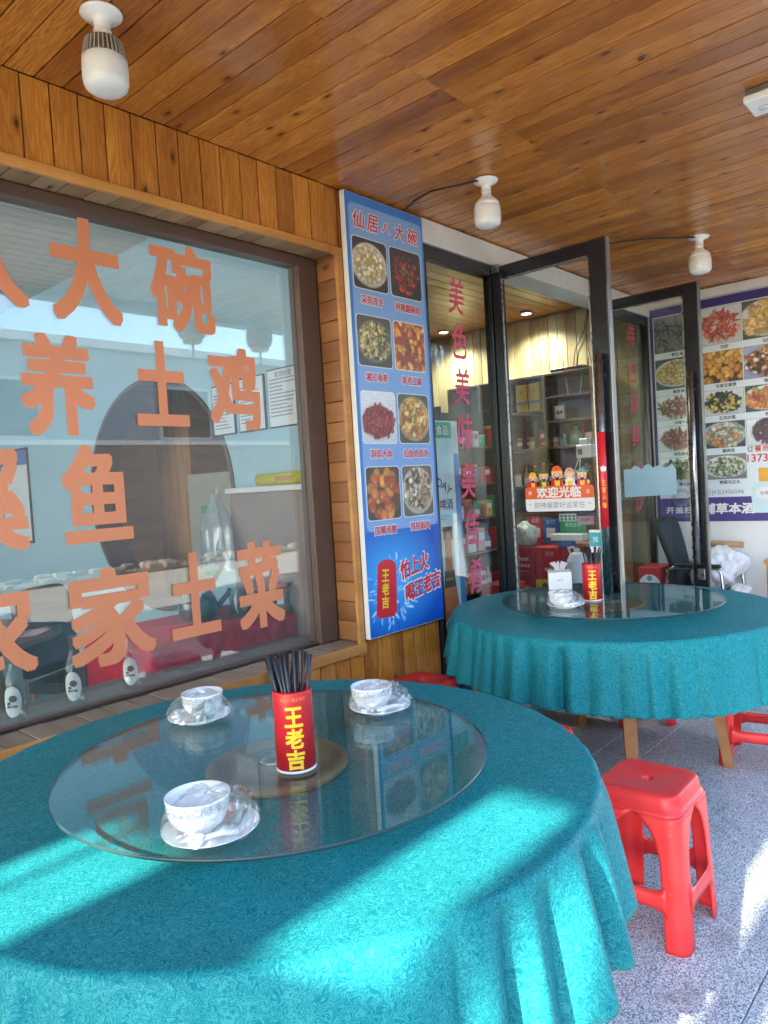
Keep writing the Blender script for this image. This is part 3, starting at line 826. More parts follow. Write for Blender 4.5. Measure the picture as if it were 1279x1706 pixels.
MB().box(2.60, 2.748, 2.742, 3.52, .0, 1.44, c=.004).build('wainscot', 'brown_panel', room)
MB().box(2.58, 2.748, 2.742, 3.54, 1.44, 1.47, c=.003).build('ledge', 'white_paint', room)

# shop interior
shop = thing('shop_room', 'boarded shop interior with downlights behind the open glass doors', 'room', (4.8, 4.6, 0))
MB().box(6.62, 6.7, 2.5, 8.4, 0, 3.05).build('side_wall_core', 'pale_wood', shop)
y = 2.66
while y < 7.0:
    plank('wall_board', shop, 'pale_wood', 3.0, .1, .012, (6.60, y+.05, 1.5), (0, 0, 1), (-1, 0, 0)); y += .1
MB().box(2.95, 6.62, 7.0, 7.1, 0, 3.05).build('back_wall', 'orange_board', shop)
y = 2.64
MB().box(2.95, 6.62, 2.66, 7.0, 3.03, 3.1).build('ceiling_core', 'shop_ceiling_wood', shop)
while y < 6.98:
    plank('ceiling_board', shop, 'shop_ceiling_wood', 3.62, .118, .012, (4.79, y+.059, 3.02), (1, 0, 0), (0, 0, -1)); y += .12

for k in range(5):
    plank('partition_board', shop, 'orange_board', 2.7, .1, .012, (3.42, 5.18+k*.1, 1.36), (0, 0, 1), (-1, 0, 0))
# downlights (lit)
t = NT('lit_downlight'); t.set(Base_Color=(.9, .9, .85), Emission_Color=(1, .95, .82), Emission_Strength=6.0); M['lit'] = t.m
for i, (x, y, lab) in enumerate(((6.30, 4.62, 'lit round downlight in shop ceiling behind the fixed pane'), (6.30, 3.62, 'lit round downlight in shop ceiling seen through the open door'))):
    d = thing('downlight', lab, 'downlight', (x, y, 3.0), 'shop ceiling downlights')
    MB().lathe([(.058, 3.006), (.06, 2.998), (.045, 2.994), (.045, 3.006)], x, y, 24).build('trim_ring', 'white_plastic', d)
    MB().lathe([(.0, 2.999), (.045, 2.999)], x, y, 24, cap=False).build('lens', 'lit', d)
    L = bpy.data.lights.new('downlight_lamp', 'SPOT'); L.energy = 19; L.color = (1, .97, .80); L.spot_size = rad(140); L.spot_blend = .7; L.shadow_soft_size = .05
    lo = bpy.data.objects.new('downlight_lamp', L); COL.objects.link(lo); lo.parent = d; lo.location = (0, 0, -.02)
# ================================================================== TABLES
def tablecloth(cx, cy, R, seed, label, drop=.30, folds=36):
    rs = random.Random(seed)
    NA = 640
    comps = [(folds, .8, rs.uniform(0, 6.28)), (folds*.42, .75, rs.uniform(0, 6.28)), (folds*1.6, .30, rs.uniform(0, 6.28)), (5, .35, rs.uniform(0, 6.28)), (3, .3, rs.uniform(0, 6.28))]
    comps = [(round(k), a, p) for k, a, p in comps]
    th = np.linspace(0, 2*PI, NA, endpoint=False)
    warp = th+.10*np.sin(3*th+rs.uniform(0, 6))+.06*np.sin(7*th+rs.uniform(0, 6))+.02*np.sin(13*th+rs.uniform(0, 6))
    F = sum(a*np.sin(k*warp+p) for k, a, p in comps)
    F = F/np.abs(F).max()
    G1 = 1-2*np.abs(np.sin(folds*.5*warp+1.1*np.sin(2*th+seed)+comps[1][2]))**.75      # round pleats with sharp valleys
    F = .70*F-.50*G1
    F = np.clip(F, -1, 1)
    Am = .70+.22*np.sin(2*th+rs.uniform(0, 6))+.28*np.sin(9*th+rs.uniform(0, 6))
    rings = []
    zt = .752
    for r in np.concatenate([np.linspace(0.02, R-.07, 26), np.linspace(R-.05, R-.012, 5)]):
        wr = .0012*np.sin(6*th+r*30+seed)*np.clip((r-.5)*3, 0, 1)+.0016*F*np.clip((r-(R-.09))/.09, 0, 1)
        rings.append((np.full(NA, r), zt+wr, np.full(NA, r)))
    arc = R-.012
    for k in range(1, 6):                       # rounding over the rim
        a = k/5*PI/2
        rr = R-.012+.016*math.sin(a); zz = zt-.016*(1-math.cos(a))
        rings.append((rr+.004*F*(k/5), zz+.0016*F, np.full(NA, arc+.016*a)))
    NS = 18
    hem = drop+.008*np.abs(np.sin(th*52))-.018*np.sin(2*th+seed)-.008*F
    for k in range(1, NS+1):
        s = k/NS
        z = zt-.016-(hem-.016)*s
        amp = .056*s**.42*Am
        rr = R+.004+.020*s+amp*F+.010*s*s
        rings.append((rr, z, np.full(NA, arc+.025)+hem*s))
    vs = []; uv = []
    ct, st = np.cos(th), np.sin(th)
    for rr, zz, uu in rings:
        zz = zz if isinstance(zz, np.ndarray) else np.full(NA, zz)
        vs.append(np.stack([rr*ct, rr*st, zz], -1)); uv.append(np.stack([uu*ct, uu*st], -1))
    vs = np.concatenate(vs); uv = np.concatenate(uv)
    nr = len(rings)
    i = np.arange(nr*NA).reshape(nr, NA)
    j = np.roll(i, -1, 1)
    Fq = np.stack([i[:-1], j[:-1], j[1:], i[1:]], -1).reshape(-1, 4)
    faces = Fq.tolist()
    vs = np.vstack([vs, [[0, 0, zt]]]); uv = np.vstack([uv, [[0, 0]]]); c = len(vs)-1
    faces += [[c, k, (k+1) % NA] for k in range(NA)]
    me = bpy.data.meshes.new('tablecloth'); me.from_pydata(vs.tolist(), [], faces)
    ul = me.uv_layers.new(name='UVMap')
    li = np.empty(len(me.loops), dtype=np.int64); me.loops.foreach_get('vertex_index', li)
    ul.data.foreach_set('uv', uv[li].reshape(-1))
    me.polygons.foreach_set('use_smooth', [True]*len(faces))
    me.materials.append(M['damask']); me.update()
    o = bpy.data.objects.new('tablecloth', me); COL.objects.link(o); o.location = (cx, cy, 0)
    sm = o.modifiers.new('thickness', 'SOLIDIFY'); sm.thickness = .0012; sm.offset = -1
    return tag(o, label, 'tablecloth', 'teal damask tablecloths')

def round_table(cx, cy, R, feet, label):
    t = thing('round_table', label, 'table', (cx, cy, 0), 'round tables under teal cloths')
    MB().lathe([(R-.004, .718), (R, .724), (R, .744), (R-.004, .749)], cx, cy, 64).build('tabletop', 'leg_wood', t)
    for fx, fy in feet:
        d = Vector((cx-fx, cy-fy, 0)); d.normalize()
        top = Vector((fx, fy, .718))+d*.10
        m = MB(); a = .026; e = d; n = Vector((-d.y, d.x, 0))
        b_ = [Vector((fx, fy, 0))+e*sx*a*.8+n*sy*a*.8 for sx, sy in ((-1, -1), (1, -1), (1, 1), (-1, 1))]
        t_ = [top+e*sx*a*1.2+n*sy*a*1.2 for sx, sy in ((-1, -1), (1, -1), (1, 1), (-1, 1))]
        m.add(b_+t_, [(0, 3, 2, 1), (4, 5, 6, 7), (0, 1, 5, 4), (1, 2, 6, 5), (2, 3, 7, 6), (3, 0, 4, 7)])
        m.build('leg', 'leg_wood', t)
    m = MB(); q = [Vector((fx, fy, .69)) for fx, fy in feet]
    for k in range(4):
        a, b = q[k], q[(k+1) % 4]; c = Vector((cx, cy, .69))
        a = a.lerp(c, .22); b = b.lerp(c, .22); m.tube([a, b], .022, 4, smooth=False)
    m.build('apron', 'leg_wood', t)
    return t

def lazy_susan(cx, cy, R, label):
    t = thing('lazy_susan', label, 'lazy susan', (cx, cy, .752), 'glass turntables')
    MB().lathe([(.168, .7535), (.176, .758), (.176, .770), (.170, .776), (.150, .778), (.148, .774), (.06, .774), (.058, .780), (.0, .780)], cx, cy, 48).build('turntable_base', 'disc_wood', t)
    MB().lathe([(.05, .7805), (.052, .788), (.0, .789)], cx, cy, 32).build('hub', 'steel', t)
    g = MB(); g.lathe([(.0, .792), (R-.002, .792)], cx, cy, 128, cap=False, smooth=False); g.lathe([(R-.002, .800), (.0, .800)], cx, cy, 128, cap=False, smooth=False)
    g.build('glass_disc', 'table_glass', t)
    MB().lathe([(R-.002, .792), (R, .794), (R, .798), (R-.002, .800)], cx, cy, 128, cap=False).build('glass_rim', 'glass_edge', t)
    return t

T1 = (1.152, 1.447); T2 = (3.495, 1.615)
round_table(*T1, .775, [(1.152+.46*math.cos(a), 1.447+.46*math.sin(a)) for a in (.9, .9+PI/2, .9+PI, .9+1.5*PI)], 'near round wooden table hidden under the teal cloth nearest the camera')
round_table(*T2, .785, [(3.60, 1.10), (2.82, 1.235), (2.95, 2.14), (3.80, 1.96)], 'far round wooden table with splayed legs below the teal cloth by the doors')
tablecloth(*T1, .79, 4, 'teal damask tablecloth with sunlit bands on the near table')
tablecloth(*T2, .80, 9, 'teal damask tablecloth on the far table by the glass doors', drop=.285, folds=42)
lazy_susan(1.135, 1.415, .520, 'large glass lazy susan on the near table with bowls')
lazy_susan(3.487, 1.612, .540, 'large glass lazy susan on the far table with tissue box')

# ------------------------------------------------------------------ chopstick cans and chopsticks
def can(x, y, z, label, face, R=.0455, h=.188):
    t = thing('chopstick_can', label, 'can', (x, y, z), 'red chopstick cans')
    MB().lathe([(R, z+.006), (R, z+h-.006), (R-.0012, z+h), (R-.0025, z+h-.004), (R-.003, z+.01), (0, z+.01)], x, y, 48).build('can_body', 'red_print', t)
    MB().lathe([(R-.004, z), (R+.0008, z+.001), (R+.0012, z+.004), (R+.0003, z+.007)], x, y, 48).build('base_ring', 'white_plastic', t)
    d = Vector((math.cos(face), math.sin(face), 0)); ux = Vector((-d.y, d.x, 0))
    c = Vector((x, y, z))+d*(R+.0005)
    for i, ch in enumerate('王老吉'):
        text(ch, c+Z_*(h*.70-i*.049), ux, Z_, w=.040, h=.043, mat='yellow_print', parent=t, bold=0, dil=.0016, wrap=R+.0005)
    text('怕上火 喝王老吉', c+Z_*(h*.91), ux, Z_, w=.062, mat='gold_print', parent=t, bold=.0, wrap=R+.0005)
    return t
zg = .8002
can(1.092, 1.292, zg, 'red can of black chopsticks on the near glass turntable', -2.28)
can(3.392, 1.655, zg, 'red can of black chopsticks beside the tissue box on the far table', -2.62)
def chopsticks(x, y, z, n, spread, seed, label, group, R=.038, L=.255):
    rs = random.Random(seed)
    for k in range(n):
        a = rs.uniform(0, 2*PI); r = R*math.sqrt(rs.random())*.95
        b = a+rs.uniform(-1.2, 1.2); r2 = min(R*.98, r*rs.uniform(.7, 1.1))
        p = Vector((x+r*.8*math.cos(b+PI*.3), y+r*.8*math.sin(b+PI*.3), z+.012))
        lean = spread*rs.random()
        d = Vector((math.cos(a)*lean, math.sin(a)*lean, 1))
        # keep inside the can's mouth
        q = p+d*.172
        o = Vector((q.x-x, q.y-y, 0))
        if o.length > R:
            o.normalize(); d = Vector(((x+o.x*R-p.x)/.172, (y+o.y*R-p.y)/.172, 1))
        d.normalize()
        m = MB(); m.tube([p, p+d*L*.5, p+d*L], .0026, 6, r2=.0036)
        tag(m.build('chopstick', 'chop', loc=tuple(p)), label, 'chopstick', group)
chopsticks(1.092, 1.292, zg, 30, .44, 11, 'black chopstick standing in the red can on the near turntable', 'chopsticks in the near can')
chopsticks(3.392, 1.655, zg, 12, .55, 5, 'black chopstick standing in the red can on the far table', 'chopsticks in the far can')

# ------------------------------------------------------------------ shrink-wrapped tableware
def tableware(x, y, z, yaw_, label, seed, s=1.0, wrap=True):
    rs = random.Random(seed)
    t = thing('tableware_set', label, 'tableware', (x, y, z), 'wrapped tableware sets')
    ca, sa = math.cos(yaw_), math.sin(yaw_)
    L = lambda a, b: (x+(a*ca-b*sa)*s, y+(a*sa+b*ca)*s)
    P = lambda r, h: (r*s, z+h*s)
    MB().lathe([P(.0, .003), P(.045, .003), P(.047, 0), P(.050, .0), P(.052, .004), P(.088, .017), P(.0885, .019), P(.086, .019), P(.05, .008), P(0, .007)], x, y, 40).build('plate', 'china', t)
    bx, by = L(-.022, .006)
    prof = [P(.026, .009), P(.028, .009), P(.030, .013), P(.049, .028), P(.0565, .044)]
    bowl = MB().lathe(prof+[P(.0575, .053)], bx, by, 40, cap=False).build('bowl', 'china', t)
    MB().lathe([P(.0575, .053), P(.0590, .071)], bx, by, 40, cap=False).build('pattern_band', 'china_band', bowl)
    MB().lathe([P(.0590, .071), P(.0595, .075), P(.0580, .0755), P(.0560, .066), P(.048, .034), P(.026, .016), P(0, .014)], bx, by, 40, cap=False).build('bowl_inside', 'china', bowl)
    # glass lying on its side on the plate
    gx, gy = L(.042, .018)
    m = MB(); n = 20; d = Vector((ca*.3-sa*.8, sa*.3+ca*.8, .28)).normalized(); e = d.cross(Z_).normalized(); f = e.cross(d)
    base = Vector((gx, gy, z+.036*s))-d*.026*s
    vs = []
    for h, r in ((0, .020), (.004, .024), (.055, .028), (.055, .0262), (.006, .021), (.004, 0.0005)):
        for k in range(n):
            a = 2*PI*k/n; vs.append(base+d*h*s+(e*math.cos(a)+f*math.sin(a))*r*s)
    m.add(vs, [(i*n+k, i*n+(k+1) % n, (i+1)*n+(k+1) % n, (i+1)*n+k) for i in range(5) for k in range(n)]+[tuple(range(n))[::-1]], 0, True)
    m.build('glass_cup', 'clear_glass', t)
    # spoon
    p0 = Vector((*L(.055, -.045), z+.020*s)); p1 = Vector((*L(-.005, -.060), z+.022*s))
    m = MB(); m.tube([p0, p0.lerp(p1, .5)+Z_*.004, p1], .006*s, 8, r2=.0045*s)
    q = p1+(p1-p0).normalized()*.012*s
    m.lathe([(.001, q.z-.006*s), (.012*s, q.z-.002*s), (.015*s, q.z+.004*s), (.013*s, q.z+.004*s), (.001, q.z-.003*s)], q.x, q.y, 14)
    m.build('spoon', 'china', t)
    if wrap:
        n, k2 = 44, 12; vs = []; F = []
        for i in range(k2+1):
            ph = i/k2*PI/2
            for k in range(n):
                a = 2*PI*k/n
                la = a
                # taut film: follows plate edge below, bowl and cup above
                toward_bowl = max(0, math.cos(a-PI)); toward_cup = max(0, math.cos(a-.4))
                r = .090-.034*math.sin(ph)**2
                hh = .017+(.066+.006*math.sin(5*a+seed))*math.sin(ph)**.8*(1-.10*toward_cup)
                r *= math.cos(ph)**.55 if i < k2 else 0
                r += .0022*math.sin(11*a+i*1.7+seed)+.0016*math.sin(17*a-i*2.3)
                if i == k2: r = 0.0005
                xx, yy = r*math.cos(la), r*math.sin(la)
                vs.append((*L(xx, yy), z+hh*s+.0016*math.sin(9*a+i*2)*s))
        for i in range(k2):
            for k in range(n): F.append((i*n+k, i*n+(k+1) % n, (i+1)*n+(k+1) % n, (i+1)*n+k))
        m = MB(); m.add([(a_+rs.uniform(-.0012, .0012), b_+rs.uniform(-.0012, .0012), c_+rs.uniform(-.0015, .0015)) for a_, b_, c_ in vs], F, 0, False); m.build('cling_wrap', 'wrap', t)
    return t
tableware(1.172, 1.80, zg, PI+.75, 'wrapped bowl and cup set at the window side of the near turntable', 1)
tableware(1.512, 1.405, zg, -.9+PI*.1, 'wrapped bowl and cup set to the right of the near chopstick can', 2)
tableware(.778, 1.182, zg, -.75, 'wrapped bowl and cup set in sunlight at the near edge of the turntable', 3, s=1.04)
tableware(3.165, 1.685, zg, -.8, 'bowl and cup set on the far turntable beside the red can', 4)

# tissue box
t = thing('tissue_box', 'white tissue box with a tissue sticking out on the far table', 'tissue box', (3.70, 2.0, zg))
bx = MB(); n_ = 4
def rbox(m, cx, cy, z0, z1, w, d, ang, mi=0):
    e = Vector((math.cos(ang), math.sin(ang), 0)); f = Vector((-e.y, e.x, 0)); c = Vector((cx, cy, 0))
    vs = [c+e*sx*w/2+f*sy*d/2+Z_*z for z in (z0, z1) for sx, sy in ((-1, -1), (1, -1), (1, 1), (-1, 1))]
    m.add(vs, [(0, 3, 2, 1), (4, 5, 6, 7), (0, 1, 5, 4), (1, 2, 6, 5), (2, 3, 7, 6), (3, 0, 4, 7)], mi)
    return m
rbox(bx, 3.70, 2.0, zg, zg+.095, .125, .125, .55).build('box', 'white_print', t)
m = MB(); rs = random.Random(8)
for k in range(5):
    a = k*1.3; r = .02+.02*rs.random()
    p = [(3.70, 2.0, zg+.095), (3.70+.03*math.cos(a), 2.0+.03*math.sin(a), zg+.105), (3.70+.055*math.cos(a+.5), 2.0+.055*math.sin(a+.5), zg+.125+.02*rs.random()), (3.70+.02*math.cos(a+.9), 2.0+.02*math.sin(a+.9), zg+.15)]
    m.add(p, [(0, 1, 2, 3)], 0, True)
m.build('tissue', 'white_bag', t, fix=False)
e = Vector((math.cos(.55), math.sin(.55), 0)); f = Vector((-e.y, e.x, 0))
text('纸巾', Vector((3.70, 2.0, zg+.05))-e*.0634, -f, Z_, w=.03, mat='grey_print', parent=t, bold=0)

# ------------------------------------------------------------------ red plastic stools
def make_stool(loc, label, rotz=0):
    t = thing('plastic_stool', label, 'stool', (0, 0, 0), 'red plastic stools')
    hs, ws = .46, .128                     # height, half width of the seat
    def sq(hw, rc, n=6):
        pts = []
        for qx, qy, a0 in ((1, 1, 0), (-1, 1, PI/2), (-1, -1, PI), (1, -1, 1.5*PI)):
            for k in range(n+1):
                a = a0+k/n*PI/2
                pts.append((qx*(hw-rc)+rc*math.cos(a), qy*(hw-rc)+rc*math.sin(a)))
        return pts
    # seat: dished top with a hole, rolled edge, skirt with a step
    m = MB(); n = 28; vs = []; F = []
    lev = [(.012, .012, hs-.020), (.014, .014, hs-.005), (.020, .02, hs-.002), (ws-.022, .045, hs-.0005), (ws-.008, .05, hs+.001), (ws-.001, .05, hs-.004), (ws+.002, .05, hs-.014), (ws+.006, .05, hs-.045), (ws+.011, .05, hs-.047), (ws+.013, .05, hs-.058)]
    for hw, rc, z in lev:
        for a, b in sq(hw, min(rc, hw*.999)): vs.append((a, b, z))
    for i in range(len(lev)-1):
        for k in range(n): F.append((i*n+k, i*n+(k+1) % n, (i+1)*n+(k+1) % n, (i+1)*n+k))
    m.add(vs, F, 0, True); m.build('seat', 'red_plastic', t)
    # four shell legs with arched tops between them
    hb = .158                               # half spread at the floor
    def hw(z): return hb+(ws+.013-hb)*(z/(hs-.058))
    ztop = hs-.056
    for sx in (-1, 1):
        for sy in (-1, 1):
            m = MB(); vs = []; F = []
            lv = 22; nk = 13
            for i in range(lv+1):
                s = i/lv; z = ztop*s
                w = hw(z)
                # how far the leg reaches along each side: narrow at the foot, flaring into the arch at the top
                ta_ = min(1, max(0, (z-(ztop-.150))/.142)); reach = .058+(w-.058)*(1-math.sqrt(1-ta_*ta_))
                reach = min(reach+.008, w)
                rc = .036
                row = []
                for k in range(nk):
                    u = k/(nk-1)
                    if k < 4:   row.append((w-reach+(reach-rc)*k/4, w))
                    elif k > 8: row.append((w, w-rc-(reach-rc)*(k-8)/4))
                    else:
                        a = PI/2-(k-4)/4*PI/2; row.append((w-rc+rc*math.cos(a), w-rc+rc*math.sin(a)))
                # rib: raise the corner a little
                for (a, b) in row: vs.append((sx*a, sy*b, z))
            for i in range(lv):
                for k in range(nk-1): F.append((i*nk+k, i*nk+k+1, (i+1)*nk+k+1, (i+1)*nk+k))
            m.add(vs, F, 0, True)
            o = m.build('leg', 'red_plastic', t)
            so = o.modifiers.new('wall', 'SOLIDIFY'); so.thickness = .005; so.offset = -1
    # lower rails on each side, curved into the legs
    for ax in range(4):
        m = MB(); vs = []; F = []; nk = 15
        for i in range(4):
            for k in range(nk):
                u = -1+2*k/(nk-1); e_ = abs(u)
                z = (.128-.0, .150)[0]+i*.060/3
                cen = .150
                half = .026+.024*max(0, (e_-.55)/.45)**2
                z = cen+(-1+2*i/3)*half
                w = hw(z)
                a = u*(w-.052); b = w+.004*(1 if i in (1, 2) else 0)+.001
                p = [(a, -b), (b, a), (-a, b), (-b, -a)][ax]
                vs.append((*p, z))
        for i in range(3):
            for k in range(nk-1): F.append((i*nk+k, i*nk+k+1, (i+1)*nk+k+1, (i+1)*nk+k))
        m.add(vs, F, 0, True); o = m.build('rail', 'red_plastic', t)
        so = o.modifiers.new('wall', 'SOLIDIFY'); so.thickness = .005; so.offset = -1
    t.location = loc; t.rotation_euler = (0, 0, rotz); t['label'] = label
    return t
st = make_stool((2.245, .935, 0), 'whole red plastic stool standing in the aisle beside the near table', .02)
clone(st, (2.42, 1.46, 0), .1, 'red plastic stool mostly hidden between the two tables', 'red plastic stools')
clone(st, (4.05, 1.72, 0), rad(45), 'red plastic stool pushed under the far table, only legs showing', 'red plastic stools')
clone(st, (3.78, 1.02, 0), .15, 'red plastic stool cut by the right edge, in front of the far table', 'red plastic stools')
clone(st, (2.78, 2.29, 0), .0, 'red plastic stool against the boarded wall below the blue poster', 'red plastic stools')
# ================================================================== BLUE POSTER ON THE PIER
PY = 2.455
po = thing('menu_poster', 'tall blue lightbox poster of eight dishes hung on the boarded pier', 'poster', (2.905, 2.48, .68))
m = MB(); m.box(2.599, 3.207, PY+.001, 2.486, .678, 2.877, c=.002); m.build('poster_box', 'white_plastic', po)
MB().box(2.603, 3.203, PY-.001, PY+.0005, .682, 2.873).build('print_sheet', 'poster_blue', po)
def rrect(w, h, r, n=6):
    pts = []
    for qx, qy, a0 in ((1, 1, 0), (-1, 1, PI/2), (-1, -1, PI), (1, -1, 1.5*PI)):
        for k in range(n+1):
            a = a0+k/n*PI/2; pts.append((qx*(w/2-r)+r*math.cos(a), qy*(h/2-r)+r*math.sin(a)))
    return pts
MB().poly((2.906, PY-.0018, 2.018), X_, Z_, rrect(.568, 1.62, .035), t=.0006).build('pale_field', 'poster_light', po)
# the drink advertisement below: water-burst gradient print
rs = random.Random(21)
nx, ny = 112, 96
u, v = np.meshgrid(np.linspace(-1, 1, nx+1), np.linspace(-1, 1, ny+1))
d = np.sqrt(((u+.35)/1.1)**2+((v-.05)/1.0)**2)
img = np.array(rgb(20, 80, 175))*(1-np.clip(1.25-d, 0, 1)[..., None])+np.array(rgb(60, 165, 235))*np.clip(1.25-d, 0, 1)[..., None]
for k in range(150):
    a = rs.uniform(0, 2*PI); r = abs(rs.gauss(.42, .16)); cx = -.42+r*math.cos(a)*.9; cy = -.1+r*math.sin(a)*1.0-.15
    L = rs.uniform(.03, .11); th = a+rs.uniform(-.5, .5); wd = rs.uniform(.012, .03)
    p = (u-cx)*math.cos(th)+(v-cy)*math.sin(th); q = -(u-cx)*math.sin(th)+(v-cy)*math.cos(th)
    mk = np.clip((1-(p/L)**2-(q/wd)**2)*2, 0, 1)[..., None]*rs.uniform(.35, .9)
    col = np.array(rgb(*rs.choice(((225, 245, 255), (150, 215, 245), (25, 95, 180), (190, 235, 250), (60, 140, 215)))))
    img = img*(1-mk)+col*mk
sheet('water_burst', np.clip(img, 0, 1), (2.903, PY-.0016, .945), X_, Z_, .598, .522, po)
# red can on the advertisement
cc = Vector((2.742, PY-.0024, .915)); ta = rad(-5)
ux = X_*math.cos(ta)+Z_*math.sin(ta); uz = -X_*math.sin(ta)+Z_*math.cos(ta)
cp = []
for k in range(13):
    a = PI*k/12; cp.append((.072*math.cos(a), .105+.042*math.sin(a)))
cp = cp[::1]+[(-.078, -.13), (-.06, -.15), (.06, -.145), (.078, -.12)]
MB().poly(cc, ux, uz, cp, t=.0006).build('printed_can', 'red_print', po)
for i, ch in enumerate('王老吉'):
    text(ch, cc-Y_*.0012+uz*(.065-i*.068)-ux*.012, ux, uz, w=.052, h=.058, mat='yellow_print', parent=po, bold=0, dil=.002, name='slogan')
ta = rad(9); ux2 = X_*math.cos(ta)+Z_*math.sin(ta); uz2 = -X_*math.sin(ta)+Z_*math.cos(ta)
for body, cx, cz, w_ in (('怕上火', 2.972, 1.005, .235), ('喝王老吉', 3.035, .888, .30)):
    text(body, (cx, PY-.0026, cz), ux2, uz2, w=w_+.012, h=.102, mat='white_print', parent=po, bold=0, dil=.005, name='slogan', shear=.15)
    text(body, (cx, PY-.0038, cz), ux2, uz2, w=w_, h=.092, mat='red_print', parent=po, bold=0, dil=.0025, name='slogan', shear=.15)
for i, ch in enumerate('仙居八大碗'):
    cx = 2.690+i*.105
    text(ch, (cx, PY-.0026, 2.752), X_, Z_, w=.080 if ch != '八' else .07, h=.086 if ch != '八' else .05, mat='white_print', parent=po, bold=0, dil=.0045, name='title', shear=.12)
    text(ch, (cx, PY-.0038, 2.752), X_, Z_, w=.078 if ch != '八' else .068, h=.084 if ch != '八' else .048, mat='crimson_vinyl', parent=po, bold=0, dil=.001, name='title', shear=.12)
G = lambda *c: rgb(*c)
rs = random.Random(5)
dishes = [
    ('采荷莲子', dict(bg=G(28, 26, 30), plate=G(225, 220, 205), inner=G(190, 165, 95), foods=[G(232, 215, 175), G(220, 200, 155), G(240, 228, 195)], n=34, size=(.15, .19), aspect=(1, 1.3), centre=(-.05, -.02), R=(.98, .82))),
    ('钟离翻碗肉', dict(bg=G(35, 30, 34), plate=G(30, 26, 28), foods=[G(165, 30, 22), G(120, 22, 18), G(70, 22, 18), G(205, 60, 40), G(50, 18, 16)], n=75, size=(.10, .19), R=(.95, .88), garnish=G(90, 130, 40))),
    ('湘子海参', dict(bg=G(70, 66, 50), plate=G(120, 125, 105), inner=G(100, 95, 50), foods=[G(215, 195, 115), G(190, 165, 80), G(85, 75, 45), G(225, 210, 150)], n=80, size=(.09, .17), R=(.95, .80), garnish=G(40, 95, 40))),
    ('果老豆腐', dict(bg=G(160, 60, 30), plate=G(215, 120, 40), foods=[G(235, 155, 55), G(225, 135, 45), G(240, 175, 85), G(170, 70, 25)], n=42, size=(.18, .30), fullbleed=True, garnish=G(90, 60, 30))),
    ('洞宾大鱼', dict(bg=G(215, 220, 222), plate=G(230, 228, 222), inner=G(150, 40, 30), foods=[G(165, 45, 40), G(140, 30, 28), G(185, 70, 55), G(120, 25, 22)], n=90, size=(.07, .17), centre=(-.05, -.15), R=(1.05, .72))),
    ('仙姑肉皮泡', dict(bg=G(80, 78, 62), plate=G(190, 180, 140), inner=G(150, 115, 50), foods=[G(225, 180, 90), G(240, 205, 130), G(210, 150, 70), G(190, 120, 60)], n=50, size=(.14, .26), R=(.98, .86), garnish=G(70, 110, 40))),
    ('国舅泡鲞', dict(bg=G(60, 55, 38), plate=G(90, 80, 50), inner=G(110, 60, 25), foods=[G(215, 120, 35), G(235, 165, 45), G(190, 85, 30), G(225, 140, 50)], n=16, size=(.30, .42), R=(1.0, .92), aspect=(1, 1.4))),
    ('铁拐敲肉', dict(bg=G(95, 92, 75), plate=G(205, 205, 190), inner=G(175, 170, 130), foods=[G(220, 195, 165), G(200, 150, 125), G(120, 115, 75), G(230, 220, 190), G(70, 75, 50)], n=55, size=(.11, .22), R=(.97, .88))),
]
rowz = [(2.665, 2.416), (2.284, 2.035), (1.908, 1.651), (1.530, 1.265)]
colx = [(2.634, 2.887), (2.912, 3.163)]
k = 0
for (z1, z0) in rowz:
    for (x0, x1) in colx:
        nm, kw = dishes[k]; k += 1
        cx, cz, w_, h_ = (x0+x1)/2, (z0+z1)/2, x1-x0, z1-z0
        MB().poly((cx, PY-.0026, cz), X_, Z_, rrect(w_+.008, h_+.008, .022), t=.0006).build('picture_border', 'white_print', po)
        sheet('dish_picture', paint_dish(rs, w_, h_, **kw), (cx, PY-.0034, cz), X_, Z_, w_, h_, po, corner=.02)
        ww = .165 if len(nm) == 4 else .205
        text(nm, (cx, PY-.0026, z0-.054), X_, Z_, w=ww+.004, h=.047, mat='white_print', parent=po, bold=0, dil=.003, name='caption')
        text(nm, (cx, PY-.0038, z0-.054), X_, Z_, w=ww, h=.043, mat='crimson_vinyl', parent=po, bold=0, dil=.0008, name='caption')

# ================================================================== SHOP FRONT GLASS AND DOORS
def shop_pane(x0, x1, label, chars, cx, zs, cw, chh, mat='pink_vinyl'):
    t = thing('fixed_pane', label, 'glass pane', ((x0+x1)/2, 2.5, 0), 'fixed glass panes of the shop front')
    MB().box(x0, x1, 2.475, 2.53, 2.68, 2.752, c=.003).build('rail', 'steel_dark', t)
    MB().box(x0, x1, 2.475, 2.53, 0.005, .08, c=.003).build('rail', 'steel_dark', t)
    f = MB(); f.box(x0, x0+.03, 2.475, 2.53, .08, 2.68, c=.003); f.build('post', 'steel_dark', t)
    f = MB(); f.box(x1-.045, x1, 2.475, 2.53, .08, 2.68, c=.003); f.build('post', 'steel_dark', t)
    p = MB().box(x0+.03, x1-.045, 2.498, 2.506, .08, 2.68).build('pane', 'door_glass', t)
    for ch, z in zip(chars, zs):
        text(ch, (cx+(2.62-z)*.025, 2.4965, z), X_, Z_, w=cw, h=chh, mat=mat, parent=p, bold=0, dil=.0022, shear=.12)
    return t
shop_pane(3.222, 3.935, 'tall fixed glass pane lettered in red between blue poster and open door', '美色美味美佳肴', 3.548, [2.515, 2.255, 1.99, 1.72, 1.435, 1.155, .865], .145, .205)
shop_pane(5.44, 6.385, 'tall fixed glass pane lettered in red beside the purple dish board', '特色海鲜小炒', 6.05, [2.56, 2.27, 2.0, 1.72, 1.45, 1.18], .15, .19)

